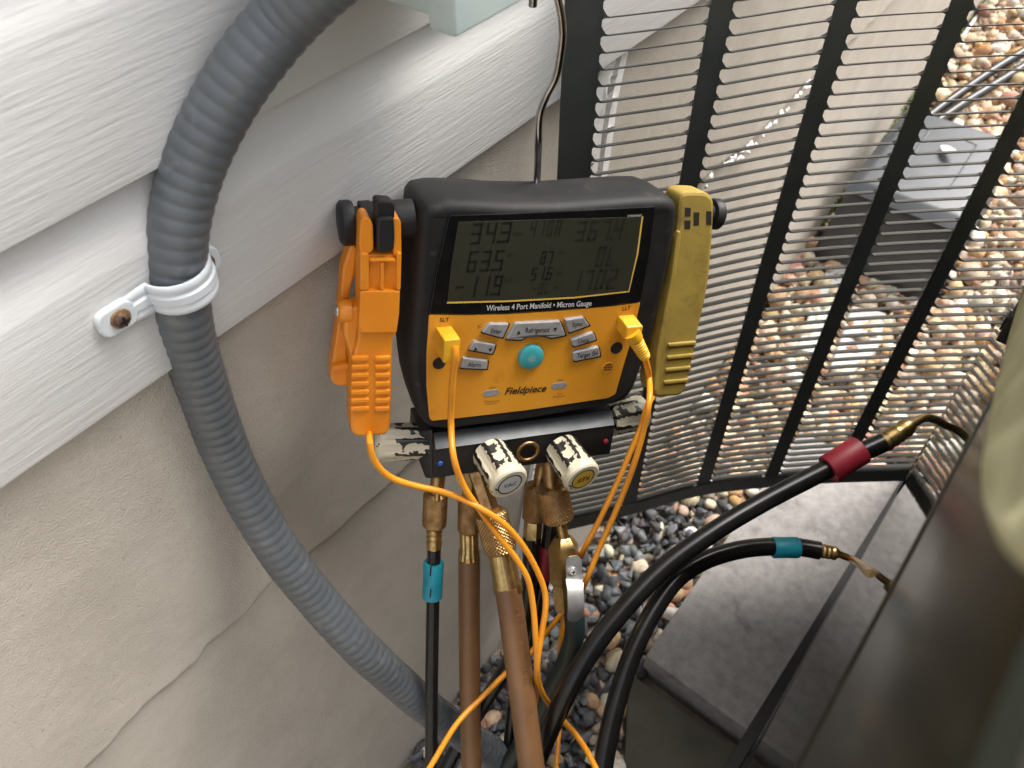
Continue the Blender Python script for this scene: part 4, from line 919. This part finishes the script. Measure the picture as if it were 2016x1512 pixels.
# ---- cables plugged into the face
def plug_box(c, hx, hz, h1, sk, par, m=M['plug']):
    a = G.l(*c, .002); b = [(a[0] - hx, a[1] - hz), (a[0] + hx, a[1] - hz), (a[0] + hx, a[1] + hz), (a[0] - hx, a[1] + hz)]; bot = [np.array([x, -(.0012 + G.h0), z]) for x, z in b]
    top = [np.array([x + sk[0], -(h1 + G.h0), z + sk[1]]) for x, z in b]; gm = np.array(G.M); wl = lambda p: gm[:3, :3] @ p + gm[:3, 3]
    o = build('plug', *hexa([wl(p) for p in bot], [wl(p) for p in top]), m, par, smooth=0); bevel_obj(o, .0014, 3); return o
p1 = gw(893, 700, .024)
pc1 = thing('probe_cable', 'orange cable with a yellow plug in the left socket marked SLT', 'cable', p1)
o = plug_box((873, 666), .0062, .0098, .021, (.0018, -.001), pc1)
a = gw(862, 664, .010); 
cable('cable', [gw(896, 682, .020), gw(897, 698, .022), gw(893, 725, .020), gw(890, 765, .018), gw(888, 840, .016)] + [at(*p) for p in [(893, 900, .632), (912, 955, .648), (945, 1005, .664), (985, 1060, .678), (1015, 1098, .69), (1039, 1140, .70), (1049, 1190, .712), (1054, 1250, .722), (1057, 1320, .742), (1054, 1375, .79), (1046, 1440, .83), (1040, 1540, .86)]], WR, pc1)
p2 = gw(1262, 690, .024)
pc2 = thing('probe_cable', 'orange cable with a yellow plug in the right socket marked LLT', 'cable', p2)
plug_box((1231, 634), .0070, .0062, .016, (.002, -.0035), pc2)
s_a, s_b = gw(1243, 655, .014), gw(1272, 706, .018)
def ribm(th, h, r): return .0004 * math.sin(h * 2600) + 0 * th
build('strain_relief', *lathe(s_a, s_b, [(0, .0072), (.25, .0070), (.3, .0060)] + [(t, .0058 - .002 * (t - .3)) for t in np.linspace(.32, .95, 26)] + [(1, .003)], 20, mod=ribm), M['plug'], pc2)
cable('cable', [gw(1268, 700, .017), gw(1273, 716, .016), gw(1278, 745, .010), at(1278, 790, .668), at(1266, 850, .678), at(1246, 920, .692), at(1215, 1000, .712), at(1180, 1080, .733), at(1152, 1148, .75), at(1130, 1186, .80), at(1106, 1208, .808), at(1072, 1250, .81), at(1040, 1290, .81), at(1000, 1322, .81), at(950, 1372, .80), at(900, 1424, .79), at(850, 1505, .79), at(815, 1560, .79)], WR, pc2)

# ================================================================== HOSES AND FITTINGS
def HO(label, path, r, m, name='refrigerant_hose', group='refrigerant hoses'):
    P = [at(*p) for p in path]; t = thing(name, label, 'hose', P[-1], group); build('hose', *tube(P, r, .006, 24), m, t); return t, P
def fit(par, a, b, dpx, prof, name, m=M['brass'], seg=28, mod=None):
    p0, p1 = at(*a), at(*b); r = pxr(dpx, .5 * (a[2] + b[2])); return build(name, *lathe(p0, p1, [(t, r * f) for t, f in prof], seg, mod=mod), m, par)
def kn(par, a, b, dpx, m=M['brassd'], amp=.00055, fine=30): return build('knurled_nut', *knurl(at(*a), at(*b), pxr(dpx, .5 * (a[2] + b[2])), fine, amp), m, par)
CYL = [(0, .93), (.06, 1), (.94, 1), (1, .93)]
def collar(par, a, b, dpx, m, slit=True):
    p0, p1 = at(*a), at(*b); r = pxr(dpx, .5 * (a[2] + b[2])); o = build('collar', *lathe(p0, p1, [(0, .86 * r), (.0, .95 * r), (.04, r), (.5, .97 * r), (.96, r), (1, .95 * r), (1, .86 * r)], 32), m, par); return o
flute = lambda th, h, r: -.0006 * np.clip(np.cos(th * 8) * 3 - 1.2, 0, 1)
# 1 left black hose
t, P = HO('black hose with a teal collar hanging straight down at far left', [(855, 1062, .735), (854, 1110, .747), (852, 1200, .772), (850, 1330, .81), (849, 1460, .85), (848, 1570, .885)], .0061, M['hoseb'])
fit(t, (863, 935, .702), (857, 985, .713), 28, CYL, 'neck', M['brassd']); kn(t, (858, 968, .710), (855, 1037, .728), 46)
fit(t, (855, 1032, .727), (855, 1078, .739), 31, [(0, .85), (.1, 1), (.2, .86), (.3, 1), (.42, .86), (.52, 1), (.64, .86), (.74, 1), (.86, 1), (1, .95)], 'crimp_sleeve')
collar(t, (854, 1107, .746), (851, 1176, .765), 39, M['tealc'])
mb = MB(); p0, p1 = at(849, 1110, .733), at(847, 1134, .740); mb.add(*tube([p0, p1], .0007, .01, 6)); p0, p1 = at(848, 1160, .746), at(847, 1176, .751); mb.add(*tube([p0, p1], .0007, .01, 6)); mb.out('collar_slit', M['hole'], t)
fit(t, (862, 962, .700), (861, 985, .702), 11, CYL, 'valve_core', M['brass'])
# 2 brown hose straight
t, P = HO('brown hose hanging straight down beside the black hose with teal collar', [(924, 1085, .758), (924, 1200, .79), (925, 1350, .835), (928, 1512, .885), (930, 1620, .915)], pxr(41, .79), M['hosebr'])
fit(t, (930, 925, .716), (924, 992, .730), 36, CYL, 'hex_neck', M['brassd'], 6); kn(t, (924, 978, .728), (923, 1048, .744), 43)
fit(t, (923, 1042, .743), (924, 1098, .760), 42, [(0, .82), (.1, .86), (.72, .88), (.78, 1), (.95, 1), (1, .96)], 'fluted_sleeve', M['brass'], 64, flute)
# 3 brown hose thick, in front
t, P = HO('thick brown hose with printed text in front of the other hoses', [(999, 1155, .733), (1006, 1200, .74), (1014, 1260, .747), (1027, 1360, .759), (1040, 1460, .772), (1050, 1540, .782), (1058, 1620, .79)], pxr(50, .745), M['hosebr'])
fit(t, (938, 925, .700), (968, 1014, .712), 38, CYL, 'hex_neck', M['brassd'], 6); kn(t, (965, 1005, .709), (986, 1086, .724), 62, M['brassd'], .0009, 26)
fit(t, (984, 1078, .722), (1002, 1168, .737), 56, [(0, .84), (.08, .88), (.74, .92), (.80, 1), (.95, 1), (1, .95)], 'fluted_sleeve', M['brass'], 72, flute)
def text_on_tube(s, P, r, s0, size, ang0, m, par):
    V, F = text_mesh(s, .004); C, ss = resample(P, .004); T, N, B = frames(C); mid = C[len(C) // 2]; vdir = nrm(CAM - mid); out = []
    for x, y in V:
        q = s0 + x * size; i = min(max(np.searchsorted(ss, q), 1), len(C) - 2); c = C[i] + T[i] * (q - ss[i]); e = nrm(vdir - T[i] * (vdir @ T[i])); f = np.cross(T[i], e)
        a_ = ang0 + (y * size) / r; out.append(c + (r + .00015) * (math.cos(a_) * e + math.sin(a_) * f))
    return build('lettering', out, F, m, par, smooth=0, fix=False)
M['hoseprint'] = mat('worn_hose_print', (.10, .047, .018), .5, col2=(.20, .095, .036), vs=150, lo=.45, hi=.6)
text_on_tube('MAX W.P. (5) 1002  \u2022  1:00', P, pxr(50, .745), .016, .0085, -.72, M['hoseprint'], t)
# 4 black hose behind
t, P = HO('black hose behind the thick brown hose, curving left along the wall foot', [(1047, 1058, .765), (1044, 1130, .785), (1034, 1210, .825), (1008, 1290, .87), (962, 1370, .92), (912, 1450, .97), (868, 1530, 1.0), (835, 1600, 1.03)], .0081, M['hoseb'])
fit(t, (1068, 915, .735), (1060, 970, .745), 26, CYL, 'neck', M['brassd']); kn(t, (1058, 952, .742), (1051, 1024, .757), 46)
fit(t, (1050, 1018, .756), (1047, 1066, .768), 37, [(0, .85), (.1, .95), (.8, .98), (.86, 1), (1, .97)], 'hex_sleeve', M['brass'], 6)
# 5 dark green hose with ball valve
t, P = HO('dark green hose with a brass ball valve and steel lever', [(1123, 1178, .778), (1132, 1232, .79), (1122, 1285, .815), (1092, 1345, .86), (1055, 1420, .91), (1005, 1500, .97), (955, 1580, 1.02)], .0096, M['hoseg'])
fit(t, (1080, 905, .715), (1087, 968, .722), 30, CYL, 'neck', M['brassd']); kn(t, (1085, 955, .720), (1099, 1024, .737), 63, M['brassd'], .0006, 30)
fit(t, (1100, 1012, .737), (1112, 1068, .747), 21, [(0, 1), (.85, 1), (.9, 1.35), (1, 1.3)], 'brass_stem')
vb = fit(t, (1108, 1056, .747), (1115, 1200, .775), 60, [(0, .55), (.06, .80), (.14, 1), (.60, 1), (.64, .82), (.9, .82), (1, .7)], 'valve_body', M['brass'], 6)
lev = [at(1128, 1094, .733), at(1129, 1118, .736), at(1130, 1138, .738), at(1131, 1148, .733), at(1132, 1170, .731), at(1133, 1195, .733), at(1132, 1212, .740), at(1131, 1221, .746)]
LC, ls = resample(lev, .002); V, F = [], []
for i, c in enumerate(LC):
    tt = nrm(LC[min(i + 1, len(LC) - 1)] - LC[max(i - 1, 0)]); sd = nrm(G.x - tt * (G.x @ tt)); nn_ = np.cross(sd, tt); nn_ = nn_ if nn_ @ G.n > 0 else -nn_
    u = ls[i] / ls[-1]; wd = .0074 * min(1, .55 + u * 8) * (math.sqrt(max(1 - max((u - .86) / .14, 0) ** 2, .04)))
    for sx_, hh in ((-1, 0), (-1, .0016), (1, .0016), (1, 0)): V.append(c + sd * wd * sx_ + nn_ * hh)
for i in range(len(LC) - 1):
    for j in range(4): F.append((i * 4 + j, i * 4 + (j + 1) % 4, i * 4 + 4 + (j + 1) % 4, i * 4 + 4 + j))
F += [(3, 2, 1, 0), tuple(len(V) - 4 + k for k in range(4))]
lvr = build('lever', V, F, M['steel'], t, smooth=40)
a = at(1127, 1123, .7345); build('lever_screw', *lathe(a, a + G.n * .0028, [(0, .0040), (.5, .0040), (1, .0026)], 20), M['steel'], lvr)
mb = MB()
for k in (0, 1):
    d_ = (G.x if k == 0 else G.z); c_ = a + G.n * .0029; e_ = (G.z if k == 0 else G.x); mb.add(*hexa([c_ + d_ * x * .0020 + e_ * y * .0004 for x, y in ((-1, -1), (1, -1), (1, 1), (-1, 1))], [c_ + G.n * .0002 + d_ * x * .0020 + e_ * y * .0004 for x, y in ((-1, -1), (1, -1), (1, 1), (-1, 1))]))
mb.out('screw_slot', M['hole'], lvr, smooth=0)
# 6 hose with red collar dropping behind the valve
t, P = HO('black hose with a red collar dropping behind the brass ball valve', [(1090, 1000, .757), (1083, 1050, .768), (1073, 1115, .79), (1058, 1190, .83), (1036, 1280, .885), (1012, 1380, .94), (1004, 1470, .98), (1004, 1570, 1.02)], .0072, M['hoseb'])
collar(t, (1079, 1072, .776), (1069, 1136, .797), 37, M['redc'])
# 7 long black hose with red collar to the cabinet
t, P = HO('long black hose with a red collar arching from bottom to the cabinet at right', [(1748, 867, .842), (1700, 889, .832), (1600, 938, .812), (1500, 990, .792), (1400, 1050, .772), (1300, 1124, .756), (1200, 1232, .745), (1140, 1318, .750), (1103, 1390, .770), (1072, 1460, .80), (1045, 1530, .83), (1020, 1610, .86)], .0091, M['hoseb'])
collar(t, (1694, 885, .831), (1631, 925, .818), 55, M['redc'])
fit(t, (1738, 873, .840), (1795, 835, .850), 36, [(0, .92), (.08, 1), (.2, .9), (.3, 1), (.42, .88), (.52, .98), (.64, .84), (.74, .93), (.86, .86), (1, .6)], 'crimp_sleeve', M['brass'])
build('brass_tail', *tube([at(1790, 838, .849), at(1816, 824, .87), at(1838, 825, .91), on_front(1862, 838, -.001)], .0042, .004, 14), M['brass'], t)
# 8 long black hose with teal collar to the cabinet
t, P = HO('long black hose with a teal collar looping over the paver to the cabinet', [(1614, 1084, .862), (1570, 1077, .856), (1500, 1077, .842), (1440, 1086, .824), (1380, 1107, .806), (1330, 1142, .79), (1287, 1202, .78), (1252, 1270, .774), (1223, 1350, .772), (1202, 1430, .772), (1187, 1512, .775), (1178, 1600, .78)], .0088, M['hoseb'])
collar(t, (1521, 1078, .847), (1571, 1078, .857), 39, M['tealc'])
fit(t, (1608, 1083, .861), (1650, 1090, .868), 27, [(0, .92), (.1, 1), (.22, .9), (.32, 1), (.44, .88), (.54, .98), (.66, .86), (.76, .95), (.88, .9), (1, .6)], 'crimp_sleeve', M['brass'])
build('brass_tail', *tube([at(1647, 1089, .868), at(1672, 1099, .89), on_front(1716, 1131, -.001)], .0036, .004, 14), M['brass'], t)
